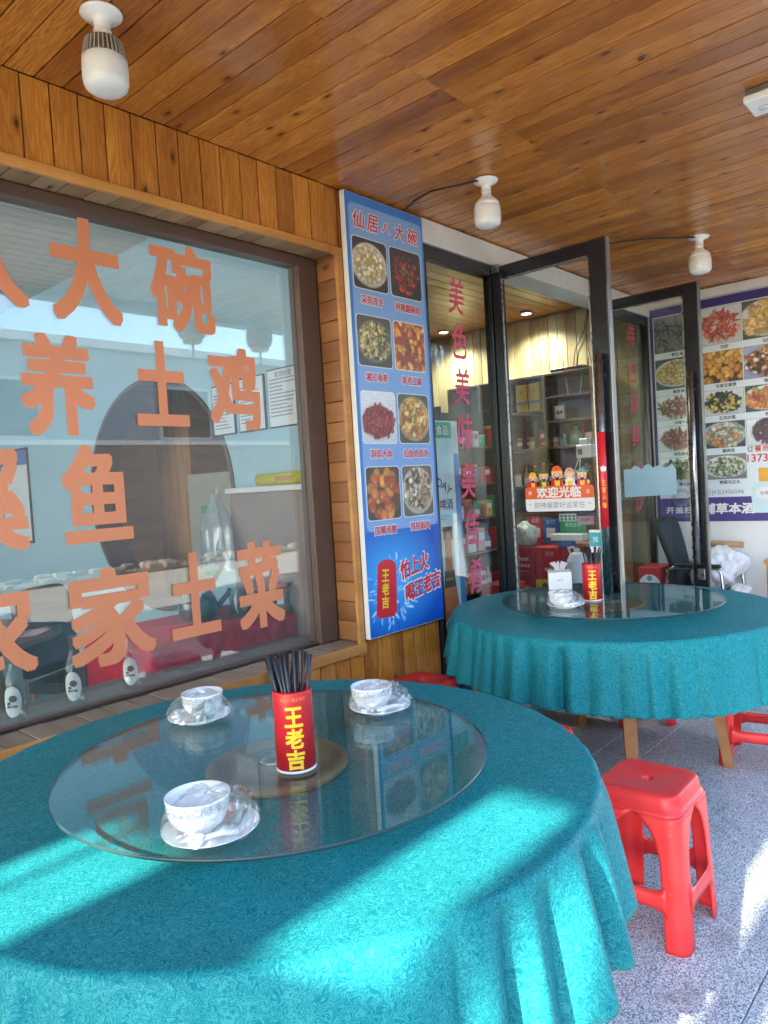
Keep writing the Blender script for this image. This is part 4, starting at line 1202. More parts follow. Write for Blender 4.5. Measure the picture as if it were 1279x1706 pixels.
def glass_door(x, label, sleeve=False):
    t = thing('glass_door', label, 'door', (x, 2.47, 0), 'open glass doors')
    y0, y1 = 1.735, 2.47
    a, b = x-.022, x+.022
    MB().box(a, b, y0, y0+.098, .03, 2.735, c=.003).build('stile', 'steel_dark', t)
    MB().box(a, b, y1-.062, y1, .03, 2.735, c=.003).build('stile', 'steel_dark', t)
    MB().box(a+.001, b-.001, y0+.098, y1-.062, 2.655, 2.734, c=.003).build('rail', 'steel_dark', t)
    MB().box(a+.001, b-.001, y0+.098, y1-.062, .031, .20, c=.003).build('rail', 'steel_dark', t)
    MB().box(a+.003, b-.003, y0-.012, y0, .03, 2.735, c=.002).build('edge_strip', 'steel_bright', t)
    MB().box(x-.004, x+.004, y0+.098, y1-.062, .20, 2.655).build('pane', 'door_glass', t)
    f = MB()
    for z0, z1 in ((.2, 2.655),):
        f.box(a-.002, a+.006, y0+.098, y0+.106, z0, z1); f.box(a-.002, a+.006, y1-.07, y1-.062, z0, z1); f.box(a-.002, a+.006, y0+.106, y1-.07, z1-.008, z1); f.box(a-.002, a+.006, y0+.106, y1-.07, z0, z0+.008)
    f.build('bead', 'steel', t)
    MB().box(a-.006, b+.006, y0+.02, y0+.075, .62, .70, c=.004).build('lock_plate', 'steel', t)
    for z in (.03, 2.70): MB().box(a-.004, b+.004, y1-.05, y1+.002, z, z+.05, c=.003).build('pivot', 'steel', t)
    for s in (-1, 1):
        h = MB(); hx = x+s*.075
        h.tube([(hx, y0+.048, .74), (hx, y0+.048, 2.10)], .019, 16)
        for z in (.86, 1.98): h.tube([(hx, y0+.048, z), (x+s*.02, y0+.048, z)], .009, 10)
        hd = h.build('handle', 'steel', t)
        if sleeve:
            MB().lathe([(.021, 1.13), (.023, 1.13), (.0232, 1.66), (.021, 1.66)], hx, y0+.048, 20).build('handle_sleeve', 'red_print', hd)
            if s < 0:
                d = Vector((-.83, -.56, 0)); uxx = Vector((-d.y, d.x, 0))
                c = Vector((hx, y0+.048, 1.40))+d*.0237
                for i, ch in enumerate('生意兴隆'):
                    text(ch, c+Z_*(-.02-i*.042), uxx, Z_, w=.022, h=.034, mat='yellow_print', parent=hd, bold=0, wrap=.0237)
                MB().poly(c+Z_*.06, uxx, Z_, [(-.012, -.018), (.012, -.018), (.016, .008), (.004, .004), (0, .018), (-.006, .004), (-.015, .010)], t=.0006).build('emblem', 'white_print', hd)
    return t
glass_door(3.925, 'left glass door opened out, its handle wrapped in a red sleeve', True)
glass_door(5.405, 'right glass door opened out, carrying a torn pale sticker')
# torn sticker left on the right door
rs = random.Random(4)
pts = [(-.20, -.125), (.195, -.118)]
for k in range(15):
    a = .195-k*.395/14
    pts.append((a, .10+.018*math.sin(k*1.9)+rs.uniform(-.006, .008)-(.03 if k in (0, 14) else 0)))
st_ = MB().poly((5.399, 2.13, 1.355), -Y_, Z_, pts, t=.001).build('torn_sticker', 'pale_blue_paint')
tag(st_, 'torn pale blue paper sticker stuck on the right glass door', 'sticker')

# welcome sign stuck on the left door
sg = thing('welcome_sign', 'orange and white welcome sign with five small figures on the left door', 'sign', (3.915, 2.09, 1.27))
SX = 3.9165
def on_door(y, z, k=0): return Vector((SX-.0004*k, y, z))
MB().poly(on_door(2.095, 1.295), -Y_, Z_, [p for p in rrect(.45, .15, .02)], t=.0012).build('sign_board', 'white_print', sg)
op = [(x_, z_) for x_, z_ in rrect(.45, .15, .02)]
op = [(x_, max(z_, -.0)) for x_, z_ in op]
MB().poly(on_door(2.095, 1.295, 2), -Y_, Z_, op, t=.0005).build('orange_band', 'orange_sign', sg)
text('欢迎光临', on_door(2.095, 1.333, 4), -Y_, Z_, w=.285, h=.062, mat='white_print', parent=sg, bold=0, dil=.002)
text('南', on_door(2.286, 1.333, 4), -Y_, Z_, w=.022, h=.024, mat='white_print', parent=sg, bold=0)
text('北', on_door(1.908, 1.333, 4), -Y_, Z_, w=.025, h=.024, mat='white_print', parent=sg, bold=0)
text('财神偏爱好运常在', on_door(2.095, 1.258, 4), -Y_, Z_, w=.33, h=.038, mat='grey_print', parent=sg, bold=0)
text('“', on_door(2.29, 1.262, 4), -Y_, Z_, w=.015, mat='grey_print', parent=sg, bold=0)
text('”', on_door(1.90, 1.262, 4), -Y_, Z_, w=.015, mat='grey_print', parent=sg, bold=0)
def disc(r, n=18, sx=1, sz=1, cx=0, cz=0): return [(cx+r*sx*math.cos(2*PI*k/n), cz+r*sz*math.sin(2*PI*k/n)) for k in range(n)]
fig = [(2.262, .85, 'red_print', 'yellow_print', 'black_print', 0), (2.188, 1.0, 'olive_print', 'olive_print', 'black_print', 0), (2.10, 1.15, 'red_print', 'orange_sign', 'black_print', 1), (2.018, 1.0, 'white_print', 'pink_print', 'white_print', 1), (1.94, .95, 'magenta_print', 'teal_print', 'black_print', 0)]
for y, s, robe, hat, beard, crown in fig:
    c = on_door(y, 1.37, 0)
    m = MB(); mats = [robe, 'skin_print', hat, beard, 'yellow_print', 'red_print', 'white_print']
    lay = lambda k: c-X_*(.0005*k)
    m.poly(lay(0), -Y_, Z_, [(-.042*s, -.012), (.042*s, -.012), (.036*s, .030*s), (.018*s, .045*s), (-.018*s, .045*s), (-.036*s, .030*s)], 0)
    m.poly(lay(1), -Y_, Z_, [(-.012*s, -.006), (.012*s, -.006), (.016*s, .028*s), (-.016*s, .028*s)], 4)
    m.poly(lay(2), -Y_, Z_, disc(.028*s, cz=.062*s, sx=1.1), 1)
    m.poly(lay(3), -Y_, Z_, [(-.030*s, .072*s), (.030*s, .072*s), (.026*s, .092*s), (.010*s, .104*s), (-.010*s, .104*s), (-.026*s, .092*s)], 2)
    m.poly(lay(4), -Y_, Z_, [(-.033*s, .070*s), (.033*s, .070*s), (.033*s, .077*s), (-.033*s, .077*s)], 4)
    m.poly(lay(3), -Y_, Z_, [(-.016*s, .052*s), (0, .044*s), (.016*s, .052*s), (.006*s, .028*s), (-.006*s, .028*s)], 3)
    for e in (-1, 1):
        m.poly(lay(4), -Y_, Z_, disc(.0032*s, 8, cx=e*.011*s, cz=.063*s), 3)
        m.poly(lay(3), -Y_, Z_, disc(.0045*s, 8, cx=e*.019*s, cz=.055*s), 5)
        m.poly(lay(1), -Y_, Z_, disc(.010*s, 10, cx=e*.040*s, cz=.018*s, sz=1.4), 0 if e < 0 else 4)
    m.poly(lay(5), -Y_, Z_, disc(.005*s, 8, cz=.090*s), 5)
    m.build('figure', mats, sg)
# small blue sticker on the stile of the left door
bs = thing('door_sticker', 'small blue and white notice stuck on the left door stile', 'sticker', (3.90, 1.85, 1.05))
MB().poly((3.9015, 1.868, 1.045), -Y_, Z_, rrect(.075, .13, .006), t=.001).build('notice', 'white_print', bs)
MB().poly((3.9008, 1.868, 1.055), -Y_, Z_, rrect(.072, .08, .004), t=.0004).build('notice_band', 'teal_print', bs)
text('推', (3.9001, 1.868, 1.055), -Y_, Z_, w=.035, mat='white_print', parent=bs, bold=0)

# ================================================================== PURPLE DISH BOARD ON THE END WALL
db = thing('dish_board', 'large purple bordered board of photographed dishes on the end wall', 'menu board', (6.395, 1.6, .96))
BX = 6.395
def onb(y, z, k=1): return (BX-.010-.0006*k, y, z)
MB().box(BX-.010, BX, .60, 2.462, .965, 2.805, c=.002).build('board', 'purple_print', db)
MB().poly(onb((2.435+.62)/2, (2.735+1.165)/2, 1), -Y_, Z_, rrect(2.435-.62, 2.735-1.165, .004), t=.0004).build('pale_field', 'pale_print', db)
MB().poly(onb((2.435+.62)/2, 1.068, 1.2), -Y_, Z_, rrect(2.435-.62, .195, .003), t=.0003).build('purple_band', 'navy_print', db)
rs = random.Random(17)
W_ = G(225, 228, 228)
C1 = [
    ('野生溪鱼', dict(bg=G(120, 124, 124), plate=G(150, 152, 150), foods=[G(50, 54, 52), G(85, 90, 86), G(130, 132, 126), G(35, 38, 38)], n=60, size=(.10, .16), aspect=(5, 9), fullbleed=True)),
    ('酸菜猪肚', dict(bg=G(40, 70, 68), plate=G(215, 225, 220), inner=G(170, 150, 45), foods=[G(225, 205, 165), G(205, 185, 110), G(190, 165, 60), G(215, 190, 160)], n=55, size=(.09, .16), R=(1.0, .85))),
    ('尖椒牛柳', dict(bg=G(215, 222, 224), plate=G(222, 226, 226), foods=[G(125, 70, 40), G(150, 90, 50), G(85, 105, 40), G(170, 50, 40), G(100, 55, 35), G(200, 170, 120)], n=80, size=(.09, .15), aspect=(3, 7), R=(.98, .85), garnish=G(150, 20, 80))),
    ('特色酱腊肉', dict(bg=G(212, 220, 222), plate=G(225, 228, 228), foods=[G(165, 105, 75), G(140, 85, 60), G(185, 130, 95), G(115, 70, 50)], n=90, size=(.10, .17), aspect=(1.8, 3), R=(.95, .92), spiral=True)),
    ('蒲公英', dict(bg=G(215, 222, 222), plate=G(225, 228, 228), foods=[G(45, 75, 35), G(30, 55, 30), G(80, 110, 50), G(130, 150, 90)], n=80, size=(.09, .18), aspect=(1.5, 4), R=(.95, .85))),
]
C2 = [
    ('河虾', dict(bg=G(205, 212, 212), plate=G(220, 222, 220), foods=[G(200, 75, 50), G(225, 110, 80), G(180, 55, 40), G(235, 150, 115)], n=80, size=(.10, .18), aspect=(2, 4), R=(1.0, .9))),
    ('农家豆腐煲', dict(bg=G(70, 35, 20), plate=G(200, 130, 35), foods=[G(230, 165, 55), G(215, 140, 45), G(240, 190, 90), G(190, 110, 35)], n=46, size=(.18, .32), fullbleed=True)),
    ('石耳炒蛋', dict(bg=G(205, 212, 210), plate=G(218, 222, 220), foods=[G(22, 26, 24), G(30, 36, 30), G(40, 46, 34), G(225, 190, 50), G(18, 20, 20), G(200, 200, 110)], n=90, size=(.08, .17), R=(.95, .88))),
    ('敲肉汤', dict(bg=G(40, 60, 62), plate=G(190, 205, 200), inner=G(150, 160, 130), foods=[G(205, 205, 185), G(165, 165, 140), G(110, 130, 80), G(225, 220, 205), G(215, 130, 60)], n=55, size=(.12, .24), R=(1.0, .92))),
    ('野菜马兰头', dict(bg=G(120, 125, 122), plate=G(225, 228, 228), foods=[G(75, 110, 50), G(190, 195, 140), G(120, 145, 70), G(40, 65, 35), G(215, 215, 180)], n=130, size=(.06, .10), R=(1.0, .85))),
]
C3 = [
    ('仙居白鹅', dict(bg=G(60, 75, 70), plate=W_, foods=[G(225, 190, 110), G(235, 205, 140), G(205, 165, 90)], n=26, size=(.2, .34), aspect=(2, 3.5), R=(1.05, .9))),
    ('咖喱牛肉', dict(bg=G(150, 165, 205), plate=G(150, 170, 215), inner=G(160, 85, 40), foods=[G(60, 40, 28), G(205, 165, 70), G(185, 90, 45), G(235, 225, 200), G(45, 35, 28)], n=60, size=(.10, .17), R=(1.1, .95))),
    ('辣椒小炒', dict(bg=G(40, 70, 66), plate=W_, foods=[G(225, 120, 60), G(205, 60, 40), G(150, 160, 60), G(235, 160, 90)], n=60, size=(.12, .2), aspect=(1.5, 3.5), R=(1.08, .9))),
    ('', dict(bg=G(215, 224, 228), plate=G(215, 224, 228), foods=[G(95, 40, 85), G(120, 55, 100), G(70, 30, 60), G(60, 85, 45)], n=60, size=(.12, .22), aspect=(2, 4), R=(.8, .9))),
]
cols = [(2.425, 2.075, C1), (2.045, 1.725, C2), (1.712, 1.36, C3)]
rows = [(2.725, 2.425), (2.365, 2.11), (2.05, 1.845), (1.785, 1.575), (1.515, 1.315)]
for y1, y0, L in cols:
    for (z1, z0), (nm, kw) in zip(rows, L):
        w_, h_ = y1-y0, z1-z0
        MB().poly(onb((y1+y0)/2, (z1+z0)/2, 2), -Y_, Z_, rrect(w_+.006, h_+.006, .002), t=.0004).build('picture_border', 'grey_print', db)
        sheet('dish_picture', paint_dish(rs, w_, h_, **kw), onb((y1+y0)/2, (z1+z0)/2, 3), -Y_, Z_, w_, h_, db)
        if nm: text(nm, onb((y1+y0)/2-.03, z0-.028, 3), -Y_, Z_, h=.030, mat='black_print', parent=db, bold=0, dil=.0006, name='caption')
text('号JKB2406046', onb(1.90, 1.205, 3), -Y_, Z_, w=.30, mat='grey_print', parent=db, bold=.0)
text('订', onb(1.690, 1.545, 3), -Y_, Z_, w=.045, mat='black_print', parent=db, bold=0, dil=.0008)
text('餐', onb(1.632, 1.547, 3), -Y_, Z_, w=.05, mat='red_print', parent=db, bold=0, dil=.0008)
text('热', onb(1.575, 1.547, 3), -Y_, Z_, w=.048, mat='red_print', parent=db, bold=0, dil=.0008)
text('1373', onb(1.640, 1.472, 3), -Y_, Z_, w=.15, mat='red_print', parent=db, bold=0, dil=.0008)
text('铺草本酒', onb(1.875, 1.07, 3), -Y_, Z_, w=.40, h=.085, mat='white_print', parent=db, bold=0, dil=.003, shear=.12)
text('开盖扫码', onb(2.235, 1.062, 3), -Y_, Z_, w=.30, h=.055, mat='white_print', parent=db, bold=0, dil=.001)
text('详见活动规则', onb(2.235, 1.008, 3), -Y_, Z_, w=.24, h=.022, mat='grey_print', parent=db, bold=0)
# round seal of characters
m = MB()
for r0_, r1_ in ((.074, .078), (.050, .053), (.030, .032)):
    n = 40; vs = []
    for k in range(n):
        a = 2*PI*k/n; vs += [Vector(onb(2.25, 1.17, 3))-Y_*r0_*math.cos(a)+Z_*r0_*math.sin(a), Vector(onb(2.25, 1.17, 3))-Y_*r1_*math.cos(a)+Z_*r1_*math.sin(a)]
    m.add(vs, [(2*k, 2*k+1, (2*k+3) % (2*n), (2*k+2) % (2*n)) for k in range(n)])
rs = random.Random(2)
for k in range(26):
    a = 2*PI*k/26; r = .063
    m.poly(Vector(onb(2.25, 1.17, 3.4))-Y_*r*math.cos(a)+Z_*r*math.sin(a), -Y_, Z_, disc(.007, 5, sx=rs.uniform(.5, 1.1), sz=rs.uniform(.5, 1.1)))
m.build('seal', 'grey_print', db)
# printed bottle
m = MB(); o = onb(1.60, 1.16, 4)
m.poly(o, -Y_, Z_, [(-.085, -.13), (.085, -.13), (.10, .06), (.07, .12), (-.07, .12), (-.10, .06)], 0, t=.0004)
m.poly(onb(1.60, 1.16, 4.8), -Y_, Z_, [(-.035, .12), (.035, .12), (.035, .23), (-.035, .23)], 1, t=.0004)
m.poly(onb(1.60, 1.16, 5.4), -Y_, Z_, disc(.05, 18, cz=.03, sx=1.3), 2, t=.0003)
m.build('printed_bottle', ['banner', 'gold_print', 'white_print'], db)
text('仙酒', onb(1.60, 1.19, 6), -Y_, Z_, w=.06, mat='black_print', parent=db, bold=0)
# ================================================================== CEILING LAMPS
def bulb(x, y, label, kind='plain', s=1.0, tilt=0.0):
    z = 2.888
    t = thing('ceiling_bulb', label, 'ceiling lamp', (x, y, z), 'bulbs under the boarded ceiling')
    hs_ = .80 if kind == 'fins' else .92
    q = lambda r, h: (r*s, z-h*s*hs_)
    MB().lathe([q(.058, 0), q(.060, .006), q(.054, .014), q(.030, .022), q(.024, .03), q(.023, .062), q(.026, .066)], x, y, 32).build('lamp_holder', 'white_plastic', t)
    if kind == 'fins':
        MB().lathe([q(.024, .064), q(.021, .072), q(.028, .084), q(.040, .094), q(.046, .100)], x, y, 32).build('neck', 'white_plastic', t)
        MB().lathe([q(.042, .096), q(.050, .104), q(.057, .155), q(.059, .166)], x, y, 32).build('heat_sink', 'heatsink', t)
        m = MB()
        for k in range(30):
            a = 2*PI*k/30; c, sn = math.cos(a), math.sin(a)
            p = [(r*s, h*s*hs_) for r, h in ((.044, .098), (.053, .106), (.0625, .162), (.055, .165))]
            vs = []
            for e in (-1, 1):
                for r, h in p: vs.append((x+r*c-e*.0016*sn*s, y+r*sn+e*.0016*c*s, z-h))
            m.add(vs, [(0, 1, 2, 3), (7, 6, 5, 4), (0, 4, 5, 1), (1, 5, 6, 2), (2, 6, 7, 3)])
        m.build('fins', 'grey_metal', t)
        MB().lathe([q(.059, .164), q(.0635, .170), q(.0650, .20), q(.0645, .245), q(.060, .266), q(.048, .279), q(.028, .286), q(0, .288)], x, y, 40).build('diffuser', 'bulb_white', t)
    else:
        MB().lathe([q(.024, .062), q(.021, .07), q(.026, .088), q(.044, .104), q(.058, .122), q(.0615, .138)], x, y, 36).build('bulb_body', 'white_plastic', t)
        MB().lathe([q(.0605, .136), q(.063, .142), q(.0645, .16), q(.0645, .215), q(.060, .232), q(.046, .243), q(.02, .248), q(0, .249)], x, y, 40).build('diffuser', 'bulb_white', t)
    return t
bulb(1.158, 2.035, 'white bulb with grey cooling fins on ceiling above the near window', 'fins', 1.02)
bulb(3.08, 1.955, 'white bulb on ceiling beside the blue poster, its wire running left', 'plain')
bulb(4.885, 1.545, 'white bulb on ceiling above the right glass door, farthest away', 'plain', 1.03)
def cable(pts, r, label):
    m = MB(); m.tube(pts, r, 6); tag(m.build('cable', 'cable', loc=pts[0]), label, 'cable', 'lamp cables')
cable([(3.03, 1.965, 2.876), (2.98, 2.06, 2.868), (2.95, 2.19, 2.874), (2.99, 2.33, 2.878), (3.05, 2.44, 2.88)], .0045, 'black cable from the middle bulb to the blue poster')
cable([(4.84, 1.55, 2.876), (4.70, 1.66, 2.870), (4.60, 1.78, 2.877), (4.52, 1.93, 2.875), (4.50, 2.04, 2.884)], .005, 'black cable trailing from the far bulb along the boards')
# small white boxed fitting at the right of the ceiling
t = thing('ceiling_fitting', 'small white boxed fitting hanging from the ceiling at the right edge', 'ceiling fitting', (3.19, .79, 2.885))
MB().box(3.15, 3.29, .72, .80, 2.862, 2.886, c=.003).build('mount', 'heatsink', t)
MB().box(3.14, 3.30, .70, .81, 2.832, 2.862, c=.006).build('housing', 'white_plastic', t)
MB().lathe([(.022, 2.8305), (.020, 2.828), (0, 2.828)], 3.23, .755, 20).build('lens', 'jug', t)
# red thread under the lintel trim
m = MB(); m.tube([(2.50, 2.479, 2.60), (2.512, 2.474, 2.57), (2.508, 2.473, 2.52), (2.512, 2.474, 2.46)], .0016, 5)
tag(m.build('red_thread', 'red_print', loc=(2.5, 2.479, 2.6)), 'short red thread dangling from the window trim', 'thread')
# cloth lanterns under the eave (seen mirrored in the window)
for x, lab in ((3.46, 'red cloth lantern hanging from the eave, mirrored at left in the window'), (4.15, 'red cloth lantern hanging from the eave, mirrored at right in the window')):
    t = thing('lantern', lab, 'lantern', (x, .36, 2.9), 'lanterns under the eave')
    MB().tube([(x, .36, 2.92), (x, .36, 2.88)], .004, 6).build('cord', 'cable', t)
    MB().lathe([(.07, 2.89), (.10, 2.87), (.115, 2.82), (.115, 2.76), (.10, 2.71), (.075, 2.695)], x, .36, 24).build('lantern_body', 'lantern_red', t)
    MB().lathe([(.078, 2.695), (.078, 2.67), (.07, 2.665)], x, .36, 24).build('lantern_ring', 'gold_print', t)
    MB().tube([(x, .36, 2.67), (x, .36, 2.55)], .010, 8).build('tassel', 'lantern_red', t)

# ================================================================== THINGS BEHIND THE BIG WINDOW
def bottle(x, y, z, h, r, label, mat='clear_glass', group=None, oval=True, face=None):
    t = thing('bottle', label, 'bottle', (x, y, z), group)
    MB().lathe([(r*.9, z), (r, z+.01), (r, z+h*.50), (r*.9, z+h*.58), (r*.45, z+h*.74), (r*.38, z+h*.80), (r*.38, z+h*.96), (r*.44, z+h*.97), (r*.44, z+h), (r*.3, z+h)], x, y, 28).build('bottle_glass', mat, t)
    if oval:
        n = 18; vs = []
        for j in range(15):
            v_ = -math.cos(PI*j/14); w_ = math.sqrt(max(0, 1-v_*v_))*.9+.0001
            for k in range(9):
                a = -2.27+(-1+2*k/8)*w_; R = r+.0012
                vs.append((x+R*math.cos(a), y+R*math.sin(a), z+h*.29+v_*h*.215))
        m = MB(); m.add(vs, [(j*9+k, j*9+k+1, (j+1)*9+k+1, (j+1)*9+k) for j in range(14) for k in range(8)], 0, True)
        m.build('label', 'bottle_label', t)
        m = MB()
        d = Vector((math.cos(-2.27), math.sin(-2.27), 0)); uxx = Vector((-d.y, d.x, 0)); c = Vector((x, y, z+h*.31))+d*(r+.0026)
        m.poly(c, uxx, Z_, disc(.013, 12, cx=.004, cz=.006, sx=1.1), 0); m.poly(c-Z_*.010, uxx, Z_, disc(.006, 10, cx=-.010, cz=0, sx=1.1), 1)
        m.poly(c-Z_*.022+d*.0004, uxx, Z_, [(-.017, -.004), (.018, -.004), (.018, .004), (-.016, .004)], 2)
        m.build('label_print', ['brown_print', 'olive_print', 'black_print'], t)
        text('杨梅汁', c-Z_*.022+d*.0012, uxx, Z_, w=.020, mat='white_print', parent=t, bold=0)
    return t
gr = 'clear bottles on the inner sill'
bottle(1.052, 2.800, .660, .265, .036, 'clear bottle with oval label, leftmost on the inner window sill', group=gr)
bottle(1.278, 2.805, .660, .265, .036, 'clear bottle with oval label, middle of three on the inner sill', group=gr)
bottle(1.523, 2.815, .660, .265, .036, 'clear bottle with oval label, nearest the red table behind the window', group=gr)

# red clothed side table with kettle, glass pot and jar
t = thing('side_table', 'narrow side table hidden under a red velvet cloth behind the window', 'table', (2.28, 3.3, 0))
MB().box(1.75, 2.60, 3.02, 3.62, .72, .765, c=.004).build('tabletop', 'orange_board', t)
for x, y in ((1.80, 3.07), (2.55, 3.07), (1.80, 3.57), (2.55, 3.57)): MB().box(x-.025, x+.025, y-.025, y+.025, 0, .72, c=.003).build('leg', 'orange_board', t)
def drape(x0, x1, y0, y1, zt, drop, seed, mat='red_cloth'):
    rs = random.Random(seed); n = 160; per = 2*(x1-x0+y1-y0); vs = []; F = []; rows_ = 9
    for i in range(rows_+1):
        s = i/rows_
        for k in range(n):
            p = per*k/n
            if p < x1-x0: a, b, nx_, ny_ = x0+p, y0, 0, -1
            elif p < x1-x0+y1-y0: a, b, nx_, ny_ = x1, y0+p-(x1-x0), 1, 0
            elif p < 2*(x1-x0)+y1-y0: a, b, nx_, ny_ = x1-(p-(x1-x0)-(y1-y0)), y1, 0, 1
            else: a, b, nx_, ny_ = x0, y1-(p-2*(x1-x0)-(y1-y0)), -1, 0
            w_ = (.012+.02*s)*math.sin(p*26+seed)*s+.01*s*math.sin(p*61)
            vs.append((a+nx_*(.004+w_), b+ny_*(.004+w_), zt-s*(drop+.03*math.sin(p*7)+.012*math.sin(p*90))-(0 if i else 0)))
    for i in range(rows_):
        for k in range(n): F.append((i*n+k, i*n+(k+1) % n, (i+1)*n+(k+1) % n, (i+1)*n+k))
    F.append(tuple(range(n)))
    m = MB(); m.add(vs, F, 0, True); return m.build('velvet_cloth', mat, loc=((x0+x1)/2, (y0+y1)/2, zt))
tag(drape(1.72, 2.62, 2.99, 3.64, .772, .33, 2), 'red velvet cloth with ragged hem over the side table', 'tablecloth')
t = thing('kettle', 'black round kettle standing on the red velvet cloth', 'kettle', (2.22, 3.35, .773))
MB().lathe([(.07, .775), (.095, .79), (.105, .83), (.10, .88), (.075, .925), (.045, .945), (0, .95)], 2.22, 3.35, 32).build('kettle_body', 'kettle', t)
MB().lathe([(.012, .948), (.018, .965), (.012, .98), (0, .982)], 2.22, 3.35, 16).build('lid_knob', 'steel', t)
m = MB(); m.tube([(2.30, 3.30, .83), (2.36, 3.27, .90), (2.37, 3.265, .93)], .016, 10, r2=.010); m.build('spout', 'kettle', t)
m = MB(); m.tube([(2.15, 3.29, .82), (2.14, 3.265, .86), (2.16, 3.29, .90)], .009, 8); m.build('handle', 'steel', t)
t = thing('glass_pot', 'clear glass pot with handle beside the black kettle', 'pot', (2.40, 3.22, .773))
MB().lathe([(.05, .775), (.058, .78), (.058, .93), (.054, .93), (.054, .785), (0, .785)], 2.40, 3.22, 28).build('pot_glass', 'clear_glass', t)
m = MB(); m.tube([(2.35, 3.18, .92), (2.32, 3.15, .90), (2.315, 3.145, .84), (2.35, 3.18, .80)], .006, 8); m.build('handle', 'white_plastic', t)
t = thing('steel_pot', 'shiny steel pot between the glass pot and the jar', 'pot', (2.50, 3.30, .773))
MB().lathe([(.05, .775), (.075, .79), (.085, .83), (.075, .88), (.05, .90), (0, .915)], 2.50, 3.30, 28).build('pot_body', 'steel', t)
m = MB(); m.tube([(2.50, 3.30, .912), (2.50, 3.30, .935)], .012, 10); m.build('lid_knob', 'black_rubber', t)
t = thing('grain_jar', 'plastic jar with red lid and grain at the end of the red cloth', 'jar', (2.545, 3.06, .773))
MB().lathe([(.048, .775), (.052, .782), (.052, .90), (.044, .915), (.044, .918)], 2.545, 3.06, 28, cap=False).build('jar_wall', 'clear_glass', t)
MB().lathe([(.0, .776), (.049, .778), (.049, .825), (0, .828)], 2.545, 3.06, 28).build('grain', 'jar_grain', t)
MB().lathe([(.047, .915), (.048, .94), (.044, .945), (0, .945)], 2.545, 3.06, 28).build('lid', 'red_lid', t)
d = Vector((-.62, -.78, 0)); uxx = Vector((-d.y, d.x, 0))
MB().poly(Vector((2.545, 3.06, .862))+d*.0535, uxx, Z_, rrect(.035, .06, .003), t=.0006).build('jar_label', 'white_print', t)
# hanging bag, yellow roll, posters, chair, round table inside
t = thing('plastic_bag', 'clear crumpled plastic bag hanging from the ledge behind the window', 'bag', (2.56, 3.60, 1.44))
m = MB(); n = 30; vs = []; rs = random.Random(6)
for i in range(15):
    s = i/14; z = 1.44-.44*s
    for k in range(n):
        a = 2*PI*k/n
        r = (.025+.085*min(1, s*2.2))*(1+.16*math.sin(5*a+s*3)+.10*math.sin(9*a-s*7))
        vs.append((2.55+r*.55*math.cos(a), 3.60+r*1.1*math.sin(a), z+.01*math.sin(4*a)))
m.add(vs, [(i*n+k, i*n+(k+1) % n, (i+1)*n+(k+1) % n, (i+1)*n+k) for i in range(14) for k in range(n)], 0, True)
m.build('bag', 'plastic_bag_clear', t)
m = MB(); m.tube([(2.57, 3.60, 1.43), (2.575, 3.60, 1.475)], .012, 8); m.build('bag_knot', 'white_bag', t)
t = thing('yellow_roll', 'yellow plastic roll lying on the ledge behind the window', 'roll', (2.66, 3.08, 1.505))
m = MB(); m.tube([(2.66, 2.90, 1.508), (2.66, 3.31, 1.508)], .036, 18); m.build('roll', 'yellow_plastic', t)
m = MB(); m.box(2.622, 2.6255, 2.99, 3.13, 1.495, 1.522); m.build('roll_label', 'orange_board', t)
m = MB(); m.tube([(2.66, 3.31, 1.508), (2.66, 3.325, 1.508)], .02, 14); m.build('roll_core', 'black_rubber', t)
for i, (y0, y1, lab) in enumerate(((3.60, 3.82, 'framed regulation notice nearest the oval doorway'), (3.31, 3.56, 'framed regulation notice, middle of three on the pale wall'), (2.99, 3.28, 'framed regulation notice nearest the brown window frame'))):
    t = thing('notice', lab, 'framed notice', (2.742, (y0+y1)/2, 1.8), 'framed notices on the dining room wall')
    z0, z1 = 1.80, 2.11+.012*i
    MB().box(2.735, 2.749, y0, y1, z0, z1, c=.002).build('frame', 'black_rubber', t)
    MB().box(2.7335, 2.735, y0+.008, y1-.008, z0+.008, z1-.008).build('paper', 'white_print', t)
    text('管理制度', (2.7325, (y0+y1)/2, z1-.035), -Y_, Z_, w=(y1-y0)*.5, mat='navy_print', parent=t, bold=0)
    rr = random.Random(i); m = MB()
    for k in range(11):
        z = z1-.062-k*.0205; L = (y1-y0-.05)*rr.uniform(.45, 1)
        m.box(2.7325, 2.733, y1-.022-L, y1-.022, z-.0035, z+.0035)
    m.build('text_lines', 'grey_print', t)
t = thing('wall_notice', 'blue headed notice board at the left end of the dining room', 'notice board', (2.742, 6.85, 1.4))
MB().box(2.735, 2.749, 6.60, 7.20, 1.10, 1.95, c=.003).build('frame', 'black_rubber', t)
MB().box(2.7335, 2.735, 6.62, 7.18, 1.12, 1.80).build('paper', 'white_print', t)
MB().box(2.7335, 2.735, 6.62, 7.18, 1.80, 1.93).build('header', 'blue_print', t)
